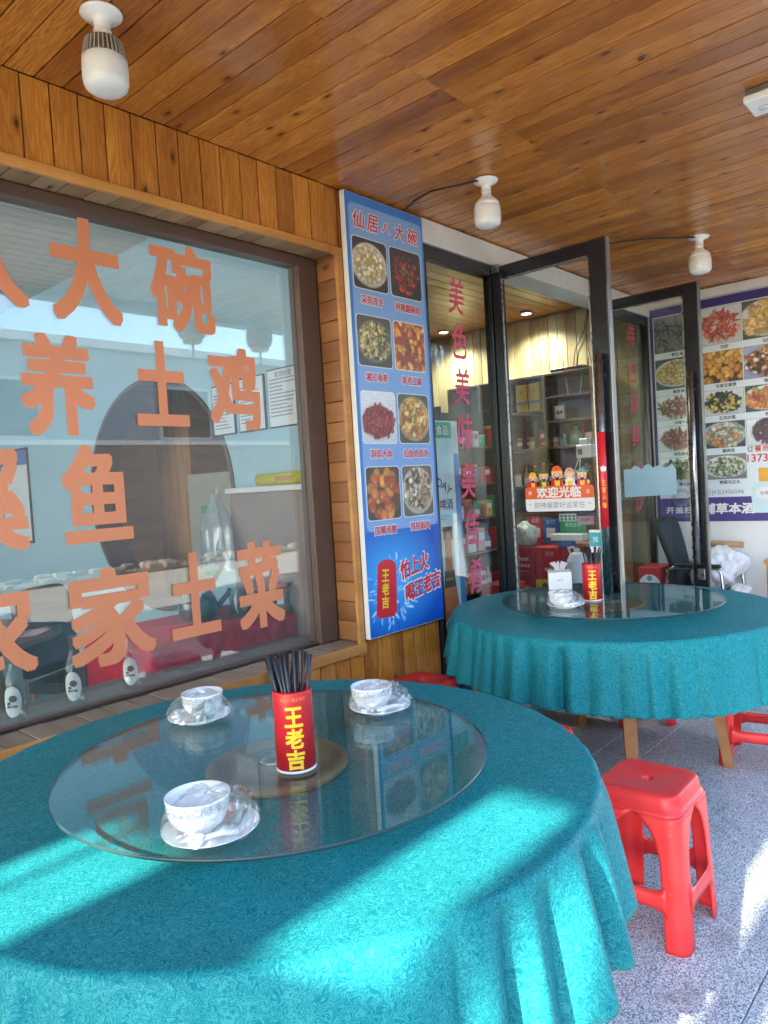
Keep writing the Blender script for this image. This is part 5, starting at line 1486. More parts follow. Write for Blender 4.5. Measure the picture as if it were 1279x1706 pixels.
def chair(x, y, label, rz):
    t = thing('chair', label, 'chair', (x, y, 0), 'upholstered chairs in the dining room', rotz=0)
    ca, sa = math.cos(rz), math.sin(rz); P = lambda a, b, z: (x+a*ca-b*sa, y+a*sa+b*ca, z)
    rbox(MB(), x, y, .42, .48, .44, .42, rz).build('seat', 'dark_cloth', t)
    m = MB(); vs = []; F = []; nu, nv = 11, 7
    for s_ in (0, 1):
        for j in range(nv):
            for i in range(nu):
                a = -.22+.44*i/(nu-1); v_ = j/(nv-1); zz = .50+.48*v_-(.05*abs(2*i/(nu-1)-1)**4 if j == nv-1 else 0)
                vs.append(P(a, .20+.06*v_-.03*(1-(a/.22)**2)+s_*.04, zz))
    for s_ in (0, 1):
        o_ = s_*nu*nv
        for j in range(nv-1):
            for i in range(nu-1): F.append((o_+j*nu+i, o_+j*nu+i+1, o_+(j+1)*nu+i+1, o_+(j+1)*nu+i))
    rim = [i for i in range(nu)]+[j*nu+nu-1 for j in range(1, nv)]+[(nv-1)*nu+i for i in range(nu-2, -1, -1)]+[j*nu for j in range(nv-2, 0, -1)]
    for k in range(len(rim)): a_, b_ = rim[k], rim[(k+1) % len(rim)]; F.append((a_, b_, b_+nu*nv, a_+nu*nv))
    m.add(vs, F, 0, True); m.build('backrest', 'dark_cloth', t)
    for a in (-.19, .19):
        for b in (-.18, .2): m = MB(); m.tube([P(a, b, 0), P(a, b, .44)], .017, 8); m.build('leg', 'orange_board', t)
    return t
chair(1.90, 4.0, 'dark upholstered chair behind the red clothed table', .5)
chair(1.1, 5.6, 'dark upholstered chair on the far side of the inner round table', .2)
t = thing('inner_table', 'dark round dining table with papers behind the window', 'table', (1.25, 4.35, 0))
MB().lathe([(.60, .72), (.62, .73), (.62, .75), (.6, .757), (0, .757)], 1.25, 4.35, 48).build('tabletop', 'shelf_edge', t)
for a in (.4, 2.0, 3.5, 5.1): m = MB(); m.tube([(1.25+.45*math.cos(a), 4.35+.45*math.sin(a), 0), (1.25+.35*math.cos(a), 4.35+.35*math.sin(a), .72)], .03, 8); m.build('leg', 'orange_board', t)
t = thing('paper_stack', 'loose white papers lying on the inner round table', 'papers', (1.4, 4.2, .757))
for k, (x, y, a) in enumerate(((1.42, 4.12, .3), (1.55, 4.05, .8), (1.5, 4.35, -.2))): rbox(MB(), x, y, .758+.004*k, .762+.004*k, .21, .29, a).build('sheet', 'white_print' if k != 1 else 'pink_print', t)
# cabinet and hanging lamp behind the oval doorway
t = thing('drawer_cabinet', 'pale drawer cabinet seen through the oval doorway', 'cabinet', (3.45, 4.6, 0))
MB().box(3.2, 3.75, 4.28, 4.86, 0, 1.60, c=.004).build('cabinet_body', 'grey_metal', t)
for k in range(3): MB().box(3.192, 3.2, 4.30, 4.84, .12+k*.47, .54+k*.47, c=.002).build('drawer', 'grey_metal', t)
for k in range(3): MB().box(3.184, 3.192, 4.50, 4.68, .36+k*.47, .42+k*.47, c=.002).build('label_plate', 'green_print', t)
# ================================================================== THINGS INSIDE THE SHOP
# standing banner of a beer advertisement right behind the first pane
t = thing('beer_banner', 'pale standing banner printed with an amber beer bottle behind the pane', 'banner', (3.43, 2.63, 0))
BY = 2.62
MB().box(3.24, 3.66, BY, BY+.02, .06, 1.80, c=.002).build('banner_panel', 'banner', t)
MB().box(3.24, 3.68, BY-.02, BY+.06, .0, .06, c=.004).build('banner_base', 'steel', t)
P_ = lambda x, z, k=1: (x, BY-.0008*k, z)
MB().box(3.605, 3.66, BY-.0012, BY, .06, 1.60).build('blue_edge', 'poster_blue', t)
MB().box(3.24, 3.59, BY-.0014, BY, 1.695, 1.79).build('green_header', 'green_print', t)
text('专业食品', P_(3.44, 1.742, 3), X_, Z_, w=.24, h=.055, mat='white_print', parent=t, bold=0, dil=.001)
for ch, a in zip('BEERDAY', range(7)):
    q = rad(40-a*13.5); r = .21
    c = P_(3.40-math.sin(q)*r, 1.225+math.cos(q)*r, 2)
    text(ch, c, (math.cos(q), 0, math.sin(q)), (-math.sin(q), 0, math.cos(q)), h=.052, mat='navy_print', parent=t, bold=.02)
text('精酿啤酒', P_(3.44, 1.30, 2), X_, Z_, w=.26, h=.062, mat='navy_print', parent=t, bold=0, dil=.0012)
text('一 精酿工艺 一', P_(3.44, 1.225, 2), X_, Z_, w=.22, mat='grey_print', parent=t, bold=0)
m = MB()
bc = P_(3.500, .50, 2)
prof = [(.085, -.20), (.085, .12), (.080, .20), (.055, .34), (.036, .42), (.034, .56), (.036, .60), (.034, .64)]
m.poly(bc, X_, Z_, [(r, z) for r, z in prof]+[(-r, z) for r, z in prof[::-1]], 0, t=.0004)
m.poly(P_(3.500, .50, 3), X_, Z_, [(.060, .30), (.048, .40), (-.048, .40), (-.060, .30)], 1, t=.0002)
m.poly(P_(3.500, .50, 3), X_, Z_, disc(.078, 24, cz=.03, sz=1.25), 2, t=.0002)
m.poly(P_(3.500, .50, 4), X_, Z_, disc(.066, 24, cz=.03, sz=1.25), 3, t=.0002)
m.poly(P_(3.500, .50, 5), X_, Z_, disc(.058, 24, cz=.03, sz=1.25), 2, t=.0002)
m.poly(P_(3.500, .50, 4), X_, Z_, [(-.045, .585), (.045, .585), (.045, .665), (-.045, .665)], 1, t=.0002)
m.poly(P_(3.500, .50, 5), X_, Z_, disc(.03, 14, cz=.60, sx=.9, sz=1.3), 0, t=.0002)
m.build('printed_bottle', ['beer_orange', 'brown_print', 'white_print', 'teal_print'], t)
text('BEERDAY', P_(3.500, .555, 6), X_, Z_, w=.10, mat='black_print', parent=t, bold=.01)
text('CRAFT', P_(3.500, .515, 6), X_, Z_, w=.06, mat='black_print', parent=t, bold=.01)
text('BEERDAY', P_(3.500, .85, 4), X_, Z_, w=.08, mat='gold_print', parent=t, bold=.01)
MB().box(3.24, 3.60, BY-.0012, BY, .20, .36).build('red_foot_print', 'red_carton', t)
MB().box(3.24, 3.60, BY-.0012, BY, .06, .198).build('blue_foot_print', 'blue_print', t)

# cartons with printed lettering
def carton(x0, x1, y0, y1, z0, z1, mat, label, group, lines=(), face='x', tape=False, name='carton', art=None):
    t = thing(name, label, 'carton', ((x0+x1)/2, (y0+y1)/2, z0), group)
    MB().box(x0, x1, y0, y1, z0, z1, c=.003).build('box', mat, t)
    w, h = y1-y0, z1-z0
    for body, u, v, ww, mm in lines:
        text(body, (x0-.0008, (y0+y1)/2-u*w, z0+v*h), -Y_, Z_, w=ww*w, mat=mm, parent=t, bold=0)
    if tape: MB().box(x0-.0006, x0, y0+.03, y0+.09, z0+.0, z0+h*.5).build('tape', 'cardboard', t)
    return t
gc = 'red beer cartons stacked inside the door'
bud = lambda: [('Beer', 0, .60, .55, 'white_print'), ('百威啤酒', 0, .34, .6, 'white_print'), ('净含量 500ml×12', .0, .14, .6, 'pink_print')]
carton(5.80, 6.06, 3.385, 3.600, .53, .785, 'red_dark', 'dark red beer carton, top of the left stack inside the door', gc, bud())
carton(5.80, 6.06, 3.385, 3.600, .27, .526, 'red_dark', 'dark red beer carton, second in the left stack inside the door', gc, bud())
carton(5.80, 6.06, 3.385, 3.600, .01, .266, 'red_dark', 'dark red beer carton at the floor of the left stack', gc, bud())
carton(5.82, 6.06, 3.14, 3.375, .50, .785, 'red_carton', 'bright red carton with brown tape, top of the right stack', gc, [('啤酒', .0, .3, .3, 'white_print'), ('清爽', .1, .8, .4, 'pink_print')], tape=True)
c = carton(5.80, 6.06, 3.10, 3.375, .25, .496, 'yellow_box', 'yellow carton printed with fruit under the bright red carton', None)
rs = random.Random(3); m = MB()
for k in range(16): m.poly((5.799-.0004*(k % 4), rs.uniform(3.13, 3.34), rs.uniform(.29, .46)), -Y_, Z_, disc(rs.uniform(.015, .035), 12, sx=1.2), k % 4, t=.0002)
m.build('fruit_print', ['brown_print', 'orange_sign', 'olive_print', 'white_print'], c)
carton(5.80, 6.06, 3.10, 3.375, .01, .246, 'red_carton', 'bright red carton at the floor of the right stack', gc, bud())
gb = 'red beer cartons behind the lettered pane'
carton(5.0, 5.3, 3.18, 3.42, .30, .56, 'red_dark', 'dark red beer carton behind the lower red lettering of the pane', gb, bud())
carton(5.0, 5.3, 3.18, 3.42, .03, .29, 'red_dark', 'dark red beer carton on the floor behind the lettered pane', gb, bud())
carton(4.55, 4.9, 3.05, 3.33, .03, .33, 'red_carton', 'bright red carton beside the amber bottle banner', gb, bud())
# desk with pay signs, scale, jug, wrapped bundle
t = thing('desk', 'orange board desk inside the door behind the cartons', 'desk', (6.2, 3.2, 0))
MB().box(6.09, 6.42, 2.86, 3.9, .76, .80, c=.003).build('desk_top', 'orange_board', t)
MB().box(6.12, 6.40, 2.88, 2.92, 0, .76).build('desk_side', 'orange_board', t)
MB().box(6.12, 6.40, 3.84, 3.88, 0, .76).build('desk_side', 'orange_board', t)
MB().box(6.36, 6.40, 2.92, 3.84, .1, .76).build('desk_back', 'orange_board', t)
t = thing('side_cupboard', 'pale orange wooden cupboard beside the right end of the desk', 'cupboard', (6.2, 2.8, 0))
MB().box(6.05, 6.45, 2.74, 2.85, 0, 1.05, c=.003).build('cupboard_body', 'orange_board', t)
MB().box(6.043, 6.05, 2.75, 2.84, .05, .70, c=.002).build('cupboard_door', 'orange_board', t)
def paysign(x, y0, y1, z0, z1, mat, label, txt_, tm='white_print', card=True):
    t = thing('pay_sign', label, 'sign', (x, (y0+y1)/2, z0), 'payment signs on the desk')
    MB().box(x, x+.006, y0, y1, z0, z1, c=.001).build('board', mat, t)
    if card: MB().box(x-.0012, x, (y0+y1)/2-.045, (y0+y1)/2+.045, z0+.05, z0+.14).build('blank_card', 'white_print', t)
    text(txt_, (x-.002, (y0+y1)/2, z1-.03), -Y_, Z_, w=(y1-y0)*.6, mat=tm, parent=t, bold=0)
paysign(6.05, 3.42, 3.56, .802, 1.04, 'red_print', 'red payment sign leaning behind the wrapped bundle', '收款')
paysign(6.04, 3.25, 3.41, .802, 1.03, 'blue_print', 'blue payment sign with a white card in the middle', '支付')
paysign(6.05, 2.98, 3.24, .90, 1.00, 'green_print', 'green payment sign under the patterned card', '微信支付', card=False)
paysign(6.046, 2.90, 3.06, .97, 1.045, 'pink_print', 'small pink notice at the right end of the signs', '请先结账', 'black_print', False)
t = thing('patterned_card', 'white card of green squares above the green sign', 'card', (6.04, 3.15, 1.0))
MB().box(6.042, 6.047, 3.07, 3.24, 1.001, 1.07).build('card', 'white_print', t)
m = MB()
for i in range(4):
    for j in range(2): m.box(6.0405, 6.042, 3.08+i*.04, 3.105+i*.04, 1.008+j*.03, 1.03+j*.03)
m.build('squares', 'green_print', t)
t = thing('white_tray', 'long white box lying above the water jug', 'box', (5.90, 3.07, .787))
MB().box(5.86, 5.99, 2.93, 3.24, .842, .90, c=.006).build('box', 'white_plastic', t)
MB().box(5.88, 5.97, 3.05, 3.18, .787, .842).build('stand', 'blue_print', t)
t = thing('water_jug', 'cloudy white plastic jug standing by the bright red carton', 'jug', (5.70, 2.92, .0))
MB().box(5.62, 5.95, 2.78, 3.08, .0, .44, c=.004).build('crate', 'orange_board', t)
m = MB(); n = 24
for (r1, z1_), (r2_, z2_) in (((.085, .445), (.09, .46)), ((.09, .46), (.09, .68)), ((.09, .68), (.06, .745)), ((.06, .745), (.022, .76)), ((.022, .76), (.022, .79))):
    m.lathe([(r1, z1_), (r2_, z2_)], 5.75, 2.93, n, cap=False)
m.build('jug_body', 'jug', t)
m = MB(); m.tube([(5.75, 2.99, .74), (5.75, 3.01, .79), (5.75, 2.96, .80), (5.75, 2.95, .77)], .010, 8); m.build('jug_handle', 'jug', t)
def bag(x, y, z, rx, ry, h, mat, label, seed, name='plastic_bag', cat='bag', group=None):
    rs = random.Random(seed); m = MB(); n = 84; k2 = 34; vs = []
    ph = [rs.uniform(0, 6.28) for _ in range(6)]
    for i in range(k2+1):
        s = i/k2; rr = math.sin(PI*(.10+.82*s))**.7 if s < .85 else .35*(1-s)/.15+.22
        for k in range(n):
            a = 2*PI*k/n
            q = rr*(1+.12*math.sin(3*a+ph[0]+s*4)+.08*math.sin(7*a+ph[1]-s*6)+.05*math.sin(13*a+ph[2]+s*9)+.035*math.sin(23*a+ph[5]-s*21)*math.sin(9*s+a*5))
            vs.append((x+rx*q*math.cos(a)+rx*.2*math.sin(s*4+ph[3]), y+ry*q*math.sin(a), z+h*s+h*.05*math.sin(4*a+ph[4])*s))
    F = [(i*n+k, i*n+(k+1) % n, (i+1)*n+(k+1) % n, (i+1)*n+k) for i in range(k2) for k in range(n)]+[tuple(range(n))[::-1], tuple(k2*n+k for k in range(n))]
    m.add(vs, F, 0, True); o = m.build(name, mat, loc=(x, y, z)); return tag(o, label, cat, group)
bag(5.93, 3.53, .787, .09, .12, .22, 'green_bag', 'pale green crumpled bag lying on the stacked red cartons', 1)

# dark shelf unit on the side wall
SXF = 6.30
t = thing('shelf_unit', 'dark brown wall shelf crowded with boxes, seen through the open door', 'shelf', (6.45, 3.5, 1.1))
ya, yb = 2.985, 4.60
MB().box(6.56, 6.585, ya, yb, 1.05, 2.39).build('back_panel', 'shelf_wood', t)
def shelf(y0, y1, z): MB().box(SXF, 6.56, y0, y1, z-.024, z, c=.002).build('shelf', 'shelf_edge', t)
def upright(y, z0, z1, mat='shelf_edge'): MB().box(SXF-.003, 6.56, y-.013, y+.013, z0, z1, c=.002).build('upright', mat, t)
shelf(ya+.02, yb, 2.395); shelf(3.005, 3.500, 2.175); shelf(3.005, 3.500, 1.945); shelf(3.49, yb, 2.06); shelf(3.005, yb, 1.70); shelf(3.005, yb, 1.33); shelf(3.005, yb, 1.06)
upright(ya, 0.8, 2.40, 'orange_board'); upright(3.477, 1.70, 2.37); upright(3.852, 1.70, 2.37); upright(4.22, 1.06, 2.37); upright(yb, 1.06, 2.39)
def ybox(y0, y1, lab):
    t = thing('gift_box', lab, 'box', (6.38, (y0+y1)/2, 2.0605), 'yellow gift boxes')
    MB().box(6.335, 6.45, y0, y1, 2.0605, 2.33, c=.002).build('box', 'yellow_box', t)
    MB().box(6.333, 6.335, y0, y1, 2.135, 2.165).build('band', 'grey_print', t)
    text('♪', (6.3325, (y0+y1)/2, 2.265), -Y_, Z_, h=.04, mat='black_print', parent=t, bold=0)
    text('礼盒', (6.3325, (y0+y1)/2, 2.10), -Y_, Z_, w=.05, mat='gold_print', parent=t, bold=0)
ybox(3.68, 3.80, 'yellow gift box on the dark shelf, left of the pair')
ybox(3.54, 3.66, 'yellow gift box on the dark shelf, right of the pair')
t = thing('router', 'flat black router lying on top of the dark shelf', 'router', (6.4, 3.2, 2.396))
MB().box(6.31, 6.50, 3.07, 3.40, 2.396, 2.432, c=.006).build('case', 'black_rubber', t)
for y in (3.10, 3.36): m = MB(); m.tube([(6.49, y, 2.42), (6.50, y, 2.52)], .006, 6); m.build('antenna', 'black_rubber', t)
for i, (y, dy, lab) in enumerate(((3.27, .03, 'pale stick leaning left in the top right shelf cell'), (3.15, -.02, 'pale stick leaning right in the top right shelf cell'), (3.04, -.0, 'pale stick upright at the shelf end'))):
    m = MB(); m.tube([(6.40, y, 2.178), (6.42, y+dy, 2.355)], .006, 8); tag(m.build('stick', 'pale_print', loc=(6.40, y, 2.178)), lab, 'stick', 'sticks on the shelf')
t = thing('photo_frame', 'small framed calligraphy standing on the middle right shelf', 'picture frame', (6.38, 3.36, 1.946))
MB().box(6.37, 6.385, 3.29, 3.42, 1.946, 2.10, c=.002).build('frame', 'shelf_edge', t)
MB().box(6.3685, 6.37, 3.305, 3.405, 1.962, 2.085).build('picture', 'white_print', t)
text('福寿', (6.3675, 3.355, 2.02), -Y_, Z_, w=.07, mat='black_print', parent=t, bold=0, dil=.001)
t = thing('vase', 'celadon green vase on the lower right shelf', 'vase', (6.38, 3.20, 1.701))
MB().lathe([(.05, 1.702), (.062, 1.715), (.066, 1.78), (.058, 1.825), (.030, 1.848), (.020, 1.853), (.018, 1.872), (.022, 1.876)], 6.38, 3.20, 28).build('vase_body', 'green_glaze', t)
t = thing('white_pot', 'white lidded pot between the green vase and the shelf end', 'pot', (6.40, 3.07, 1.701))
MB().lathe([(.045, 1.702), (.05, 1.71), (.05, 1.80), (.04, 1.81), (0, 1.812)], 6.40, 3.07, 24).build('pot_body', 'china', t)
bottle(6.40, 3.135, 1.701, .19, .014, 'slim red and white bottle behind the green vase', mat='red_print', oval=False)
t = thing('ink_bottle', 'squat pale bottle with a white cap beside the vase', 'bottle', (6.36, 3.31, 1.701))
MB().box(6.33, 6.39, 3.28, 3.345, 1.701, 1.765, c=.006).build('bottle_glass', 'green_glaze', t)
m = MB(); m.tube([(6.36, 3.31, 1.765), (6.36, 3.31, 1.81)], .011, 12); m.build('cap', 'white_plastic', t)
t = thing('printer', 'white boxy machine clipped on the right end of the shelf', 'machine', (6.24, 3.05, 1.55))
MB().box(6.20, 6.296, 2.975, 3.12, 1.57, 1.69, c=.006).build('body', 'white_plastic', t)
MB().box(6.205, 6.29, 3.01, 3.09, 1.69, 1.745, c=.006).build('feeder', 'jug', t)
MB().box(6.198, 6.20, 3.06, 3.10, 1.60, 1.655).build('display', 'black_print', t)
for dy in (.0, .05): m = MB(); m.tube([(6.24, 3.10+dy*.3, 1.57), (6.25, 3.12+dy, 1.45), (6.28, 3.09+dy, 1.34)], .004, 6); m.build('cord', 'white_plastic', t)
t = thing('small_fan', 'little round black fan below the white machine', 'fan', (6.27, 3.06, 1.45))
MB().lathe([(.05, 1.335), (.05, 1.35), (.02, 1.36), (.014, 1.42)], 6.29, 3.06, 18).build('fan_base', 'black_rubber', t)
m = MB(); n = 20
for k in range(n):
    a = 2*PI*k/n; b = 2*PI*(k+1)/n
    m.tube([(6.27, 3.06+.05*math.cos(a), 1.475+.05*math.sin(a)), (6.27, 3.06+.05*math.cos(b), 1.475+.05*math.sin(b))], .005, 5)
m.build('guard', 'black_rubber', t)
m = MB()
for k in range(5):
    a = 2*PI*k/5; m.poly((6.275, 3.06, 1.475), -Y_, Z_, [(0, 0), (.044*math.cos(a), .044*math.sin(a)), (.044*math.cos(a+.7), .044*math.sin(a+.7))], t=.003)
m.build('blades', 'grey_print', t)
# small goods on the shelves: each a packet, box, tin or bottle
rs = random.Random(33)
palette = [('red', 'red_print'), ('dark red', 'red_dark'), ('orange', 'orange_sign'), ('white', 'white_print'), ('gold', 'gold_print'), ('green', 'green_print'), ('brown', 'brown_print'), ('pink', 'pink_print'), ('blue', 'blue_print')]
def goods(y, z, w, h, kind, colour, mat, where, x=6.36, group='small goods on the dark shelf'):
    lab = '%s %s %s' % (colour, kind, where)
    if kind in ('bottle', 'spirit bottle'):
        t = thing('bottle', lab, 'bottle', (x, y, z), group)
        MB().lathe([(w*.45, z), (w*.5, z+.004), (w*.5, z+h*.55), (w*.2, z+h*.72), (w*.18, z+h*.95)], x, y, 18).build('bottle_body', mat, t)
        MB().lathe([(w*.21, z+h*.93), (w*.21, z+h), (0, z+h)], x, y, 14).build('cap', 'gold_print', t)
        MB().lathe([(w*.505, z+h*.15), (w*.505, z+h*.42)], x, y, 18, cap=False).build('label', 'white_print', t)
    elif kind == 'tin':
        t = thing('tin', lab, 'tin', (x, y, z), group)
        MB().lathe([(w*.48, z), (w*.5, z+.003), (w*.5, z+h*.9), (w*.47, z+h*.92)], x, y, 20).build('tin_body', mat, t)
        MB().lathe([(w*.51, z+h*.88), (w*.51, z+h), (0, z+h)], x, y, 20).build('lid', 'gold_print', t)
        MB().lathe([(w*.505, z+h*.3), (w*.505, z+h*.6)], x, y, 20, cap=False).build('band', 'white_print', t)
    else:
        t = thing('packet', lab, 'packet', (x, y, z), group)
        MB().box(x-.03, x+.03, y-w/2, y+w/2, z, z+h, c=.002).build('pack', mat, t)
        MB().box(x-.0312, x-.03, y-w*.35, y+w*.35, z+h*.55, z+h*.8).build('pack_label', 'white_print' if colour != 'white' else 'red_print', t)
        MB().box(x-.0312, x-.03, y-w*.3, y+w*.3, z+h*.15, z+h*.3).build('pack_stripe', 'gold_print', t)
row = [(3.56, 'packet', 'red', 'red_print', .09, .17), (3.66, 'tin', 'gold', 'gold_print', .055, .11), (3.735, 'tin', 'brown', 'brown_print', .055, .115), (3.80, 'tin', 'orange', 'orange_sign', .05, .11),
       (3.43, 'packet', 'pink', 'pink_print', .055, .09), (3.90, 'bottle', 'white', 'white_print', .06, .18), (3.98, 'packet', 'blue', 'blue_print', .08, .12), (4.07, 'packet', 'red', 'red_dark', .09, .2), (4.16, 'tin', 'red', 'red_print', .06, .13)]
wh = ['behind the gold tins on the lower shelf', 'left of the brown tin', 'between the gold and orange tins', 'right end of the tin row', 'by the upright on the lower shelf', 'left of the uprights on the lower shelf', 'far left of the lower shelf', 'beside the blue packet', 'leftmost on the lower shelf']
for (y, kd, cn, mt, w_, h_), wr in zip(row, wh): goods(y, 1.701, w_, h_, kd, cn, mt, wr, x=6.36 if wr[0] != 'b' else 6.44)
row = [(3.15, 'packet', 'white', 'white_print', .16, .13), (3.33, 'packet', 'green', 'green_print', .09, .12), (3.46, 'bottle', 'brown', 'brown_print', .06, .21), (3.55, 'spirit bottle', 'red', 'red_dark', .06, .22), (3.64, 'bottle', 'green', 'olive_print', .06, .2), (3.74, 'bottle', 'gold', 'gold_print', .055, .2), (3.84, 'tin', 'white', 'white_print', .07, .12), (3.94, 'spirit bottle', 'brown', 'brown_print', .06, .22), (4.06, 'packet', 'orange', 'orange_sign', .1, .16)]
wh = ['behind the welcome figures at right', 'behind the pale haired figure', 'behind the middle welcome figure', 'behind the green robed figure', 'left of the red spirit bottle', 'above the welcome figure at left', 'left of the gold bottle', 'near the hanging red ornament', 'at the left end of the bottle shelf']
for (y, kd, cn, mt, w_, h_), wr in zip(row, wh): goods(y, 1.331, w_, h_, kd, cn, mt, wr)
# red paper ornament hanging from the shelf
t = thing('red_ornament', 'red knotted paper ornament hanging at the left of the shelf', 'ornament', (6.27, 3.90, 1.70))
MB().box(6.27, 6.28, 3.84, 3.96, 1.42, 1.67, c=.004).build('ornament_panel', 'red_dark', t)
for z in (1.50, 1.60): MB().poly((6.269, 3.90, z), -Y_, Z_, disc(.04, 14), t=.002).build('paper_flower', 'red_print', t)
m = MB(); m.tube([(6.275, 3.90, 1.42), (6.275, 3.90, 1.28)], .008, 8, r2=.014); m.build('tassel', 'red_print', t)
m = MB(); m.tube([(6.275, 3.90, 1.67), (6.275, 3.90, 1.70)], .002, 5); m.build('string', 'gold_print', t)
# cables climbing the boarded wall above the router
m = MB(); m.tube([(6.585, 3.30, 2.43), (6.58, 3.27, 2.62), (6.58, 3.17, 2.78), (6.585, 3.12, 2.98)], .004, 6); tag(m.build('cable', 'cable', loc=(6.585, 3.3, 2.43)), 'thin black cable bowing left above the router', 'cable', 'cables above the router')
m = MB(); m.tube([(6.585, 3.10, 2.43), (6.58, 3.13, 2.6), (6.58, 3.15, 2.78), (6.585, 3.11, 2.97)], .004, 6); tag(m.build('cable', 'cable', loc=(6.585, 3.1, 2.43)), 'thin black cable rising straight above the router', 'cable', 'cables above the router')

# rack of goods behind the lettered pane
t = thing('goods_rack', 'dark rack of assorted goods behind the red lettered pane', 'rack', (5.2, 3.75, 0))
for z in (.45, .80, 1.10, 1.40, 1.72): MB().box(4.82, 5.75, 3.62, 3.95, z-.02, z, c=.002).build('shelf', 'shelf_edge', t)
for x in (4.82, 5.73): MB().box(x, x+.025, 3.62, 3.95, 0, 2.05, c=.002).build('upright', 'shelf_wood', t)
MB().box(4.82, 5.75, 3.95, 3.97, 0, 2.05).build('back_panel', 'shelf_wood', t)
rs = random.Random(12); shelfname = {.45: 'bottom', .80: 'second lowest', 1.10: 'middle', 1.40: 'fourth', 1.72: 'top'}
posn = ['leftmost', 'second from left', 'third from left', 'fourth from left', 'fifth from left', 'rightmost']
kinds = ['packet', 'tin', 'bottle', 'packet', 'packet', 'tin']
for z in (.45, .80, 1.10, 1.40, 1.72):
    for i in range(6):
        x = 4.92+i*.148; cn, mt = rs.choice(palette); kd = rs.choice(kinds); w_ = rs.uniform(.08, .12); h_ = rs.uniform(.11, .2)
        lab = '%s %s on the %s shelf of the goods rack, %s' % (cn, kd, shelfname[z], posn[i])
        if kd == 'packet':
            g_ = thing('packet', lab, 'packet', (x, 3.68, z), 'goods on the rack')
            MB().box(x-w_/2, x+w_/2, 3.64, 3.74, z, z+h_, c=.002).build('pack', mt, g_)
            MB().box(x-w_*.38, x+w_*.38, 3.6385, 3.64, z+h_*.5, z+h_*.8).build('pack_label', 'white_print' if cn != 'white' else 'red_print', g_)
        else:
            g_ = thing(kd, lab, kd, (x, 3.69, z), 'goods on the rack')
            r_ = w_*.42
            if kd == 'tin': MB().lathe([(r_, z), (r_, z+h_*.85), (r_*.95, z+h_*.87)], x, 3.69, 18).build('tin_body', mt, g_); MB().lathe([(r_*1.02, z+h_*.84), (r_*1.02, z+h_*.95), (0, z+h_*.95)], x, 3.69, 18).build('lid', 'gold_print', g_)
            else: MB().lathe([(r_*.8, z), (r_*.8, z+h_*.6), (r_*.3, z+h_*.8), (r_*.3, z+h_)], x, 3.69, 18).build('bottle_body', mt, g_); MB().lathe([(r_*.81, z+h_*.15), (r_*.81, z+h_*.45)], x, 3.69, 18, cap=False).build('label', 'white_print', g_)

# ================================================================== BY THE END WALL
# black armchair heaped with white bags, its back seen through the right door
t = thing('armchair', 'black armchair with tubular arms, heaped with white bags by the end wall', 'chair', (5.98, 1.95, 0))
rbox(MB(), 6.0, 1.93, .40, .45, .50, .46, 0).build('seat', 'dark_cloth', t)
m = MB(); n = 24; vs = []
prof = [(.10, .05, .43, .02), (.11, .05, .52, .02), (.12, .05, .60, .02), (.15, .045, .70, .04), (.19, .04, .82, .07), (.20, .04, .93, .10), (.19, .035, .99, .115), (.17, .03, 1.03, .12)]
for rx, ry, z, dy in prof:
    for k in range(n):
        a = 2*PI*k/n; c_, s_ = math.cos(a), math.sin(a)
        vs.append((6.02+rx*math.copysign(abs(c_)**.5, c_), 2.12+dy+ry*math.copysign(abs(s_)**.6, s_)+.03*c_*c_, z))
m.add(vs, [(i*n+k, i*n+(k+1) % n, (i+1)*n+(k+1) % n, (i+1)*n+k) for i in range(len(prof)-1) for k in range(n)]+[tuple(range(n))[::-1], tuple((len(prof)-1)*n+k for k in range(n))], 0, True)
m.build('backrest', 'dark_cloth', t)
for x in (5.74, 6.26):
    m = MB(); m.tube([(x, 1.70, 0), (x, 1.74, .40), (x, 1.755, .62), (x, 1.79, .655), (x, 2.10, .655), (x, 2.16, .63), (x, 2.17, .40), (x, 2.20, 0)], .013, 10); m.build('leg', 'steel', t)
    MB().box(x-.022, x+.022, 1.755, 2.10, .655, .685, c=.008).build('armrest', 'black_rubber', t)
bag(6.0, 1.90, .452, .17, .15, .20, 'white_bag', 'big white plastic bag heaped on the armchair', 2, group='white bags by the end wall')
bag(6.10, 1.84, .54, .15, .16, .25, 'white_bag', 'smaller white plastic bag on top of the bags on the armchair', 5, group='white bags by the end wall')
bag(5.90, 1.68, .43, .09, .07, .09, 'white_bag', 'crumpled white plastic bag at the seat edge of the armchair', 9, group='white bags by the end wall')
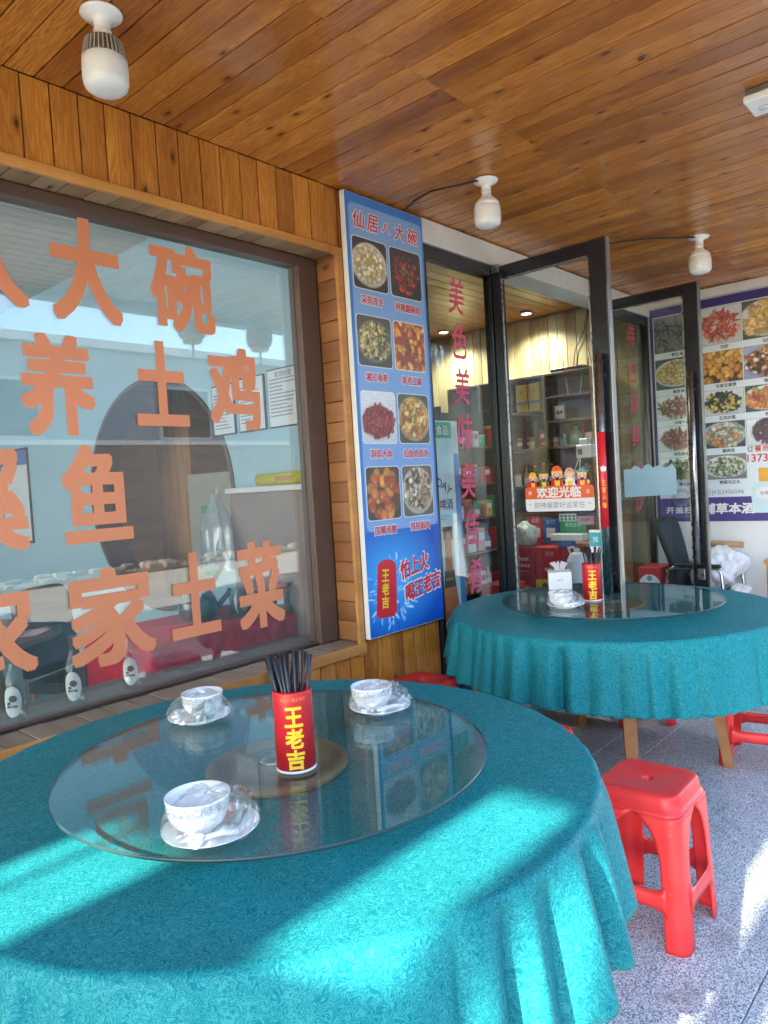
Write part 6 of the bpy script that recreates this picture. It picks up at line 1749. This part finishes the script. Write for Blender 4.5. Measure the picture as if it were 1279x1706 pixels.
t = thing('paper_roll', 'brown wrapped roll lying over the white bags', 'roll', (6.12, 1.84, .80))
m = MB(); m.tube([(6.12, 1.99, .80), (6.12, 1.85, .805), (6.13, 1.70, .795)], .024, 12); m.build('roll', 'cardboard', t)
# wooden frame table at the right edge
t = thing('wooden_stand', 'pale wooden stand at the right edge by the end wall', 'stand', (5.95, 1.36, 0))
MB().box(5.74, 6.2, 1.20, 1.46, .70, .73, c=.003).build('top', 'trim_wood', t)
for x in (5.76, 6.14):
    for y in (1.22, 1.41): MB().box(x, x+.04, y, y+.04, 0, .70, c=.003).build('leg', 'trim_wood', t)
# black bag hung on the right door, and a beer carton with a white label
t = carton(5.92, 6.22, 2.28, 2.50-.03, .30, .62, 'red_carton', 'red beer carton with a white crest label behind the right door', None, [])
MB().poly((5.9185, 2.375, .45), -Y_, Z_, [(-.085, -.14), (.085, -.14), (.085, .06), (.06, .09), (.03, .11), (-.03, .11), (-.06, .09), (-.085, .06)], t=.001).build('crest_label', 'white_print', t)
text('Budweiser', (5.9168, 2.375, .46), -Y_, Z_, w=.13, mat='black_print', parent=t, bold=0, shear=.25)
MB().poly((5.917, 2.375, .53), -Y_, Z_, disc(.022, 16), t=.0005).build('crest', 'grey_print', t)
t = thing('low_bench', 'low dark bench under the beer carton behind the right door', 'bench', (6.1, 2.35, 0))
MB().box(5.88, 6.30, 2.08, 2.47, .27, .298, c=.003).build('top', 'shelf_edge', t)
for x in (5.90, 6.25):
    for y in (2.10, 2.43): MB().box(x, x+.03, y, y+.03, 0, .27).build('leg', 'shelf_edge', t)
for k, (y, mt, lab) in enumerate(((2.20, 'yellow_plastic', 'yellow bottle lying beside the crest labelled carton'),)):
    t = thing('bottle', lab, 'bottle', (5.95, y, .30)); m = MB(); m.tube([(5.92, 2.262, .32), (5.93, 2.20, .42)], .017, 10, r2=.014); m.build('bottle_body', mt, t); m = MB(); m.tube([(5.93, 2.20, .42), (5.933, 2.182, .448)], .009, 8); m.build('cap', 'red_lid', t)

flush_text()
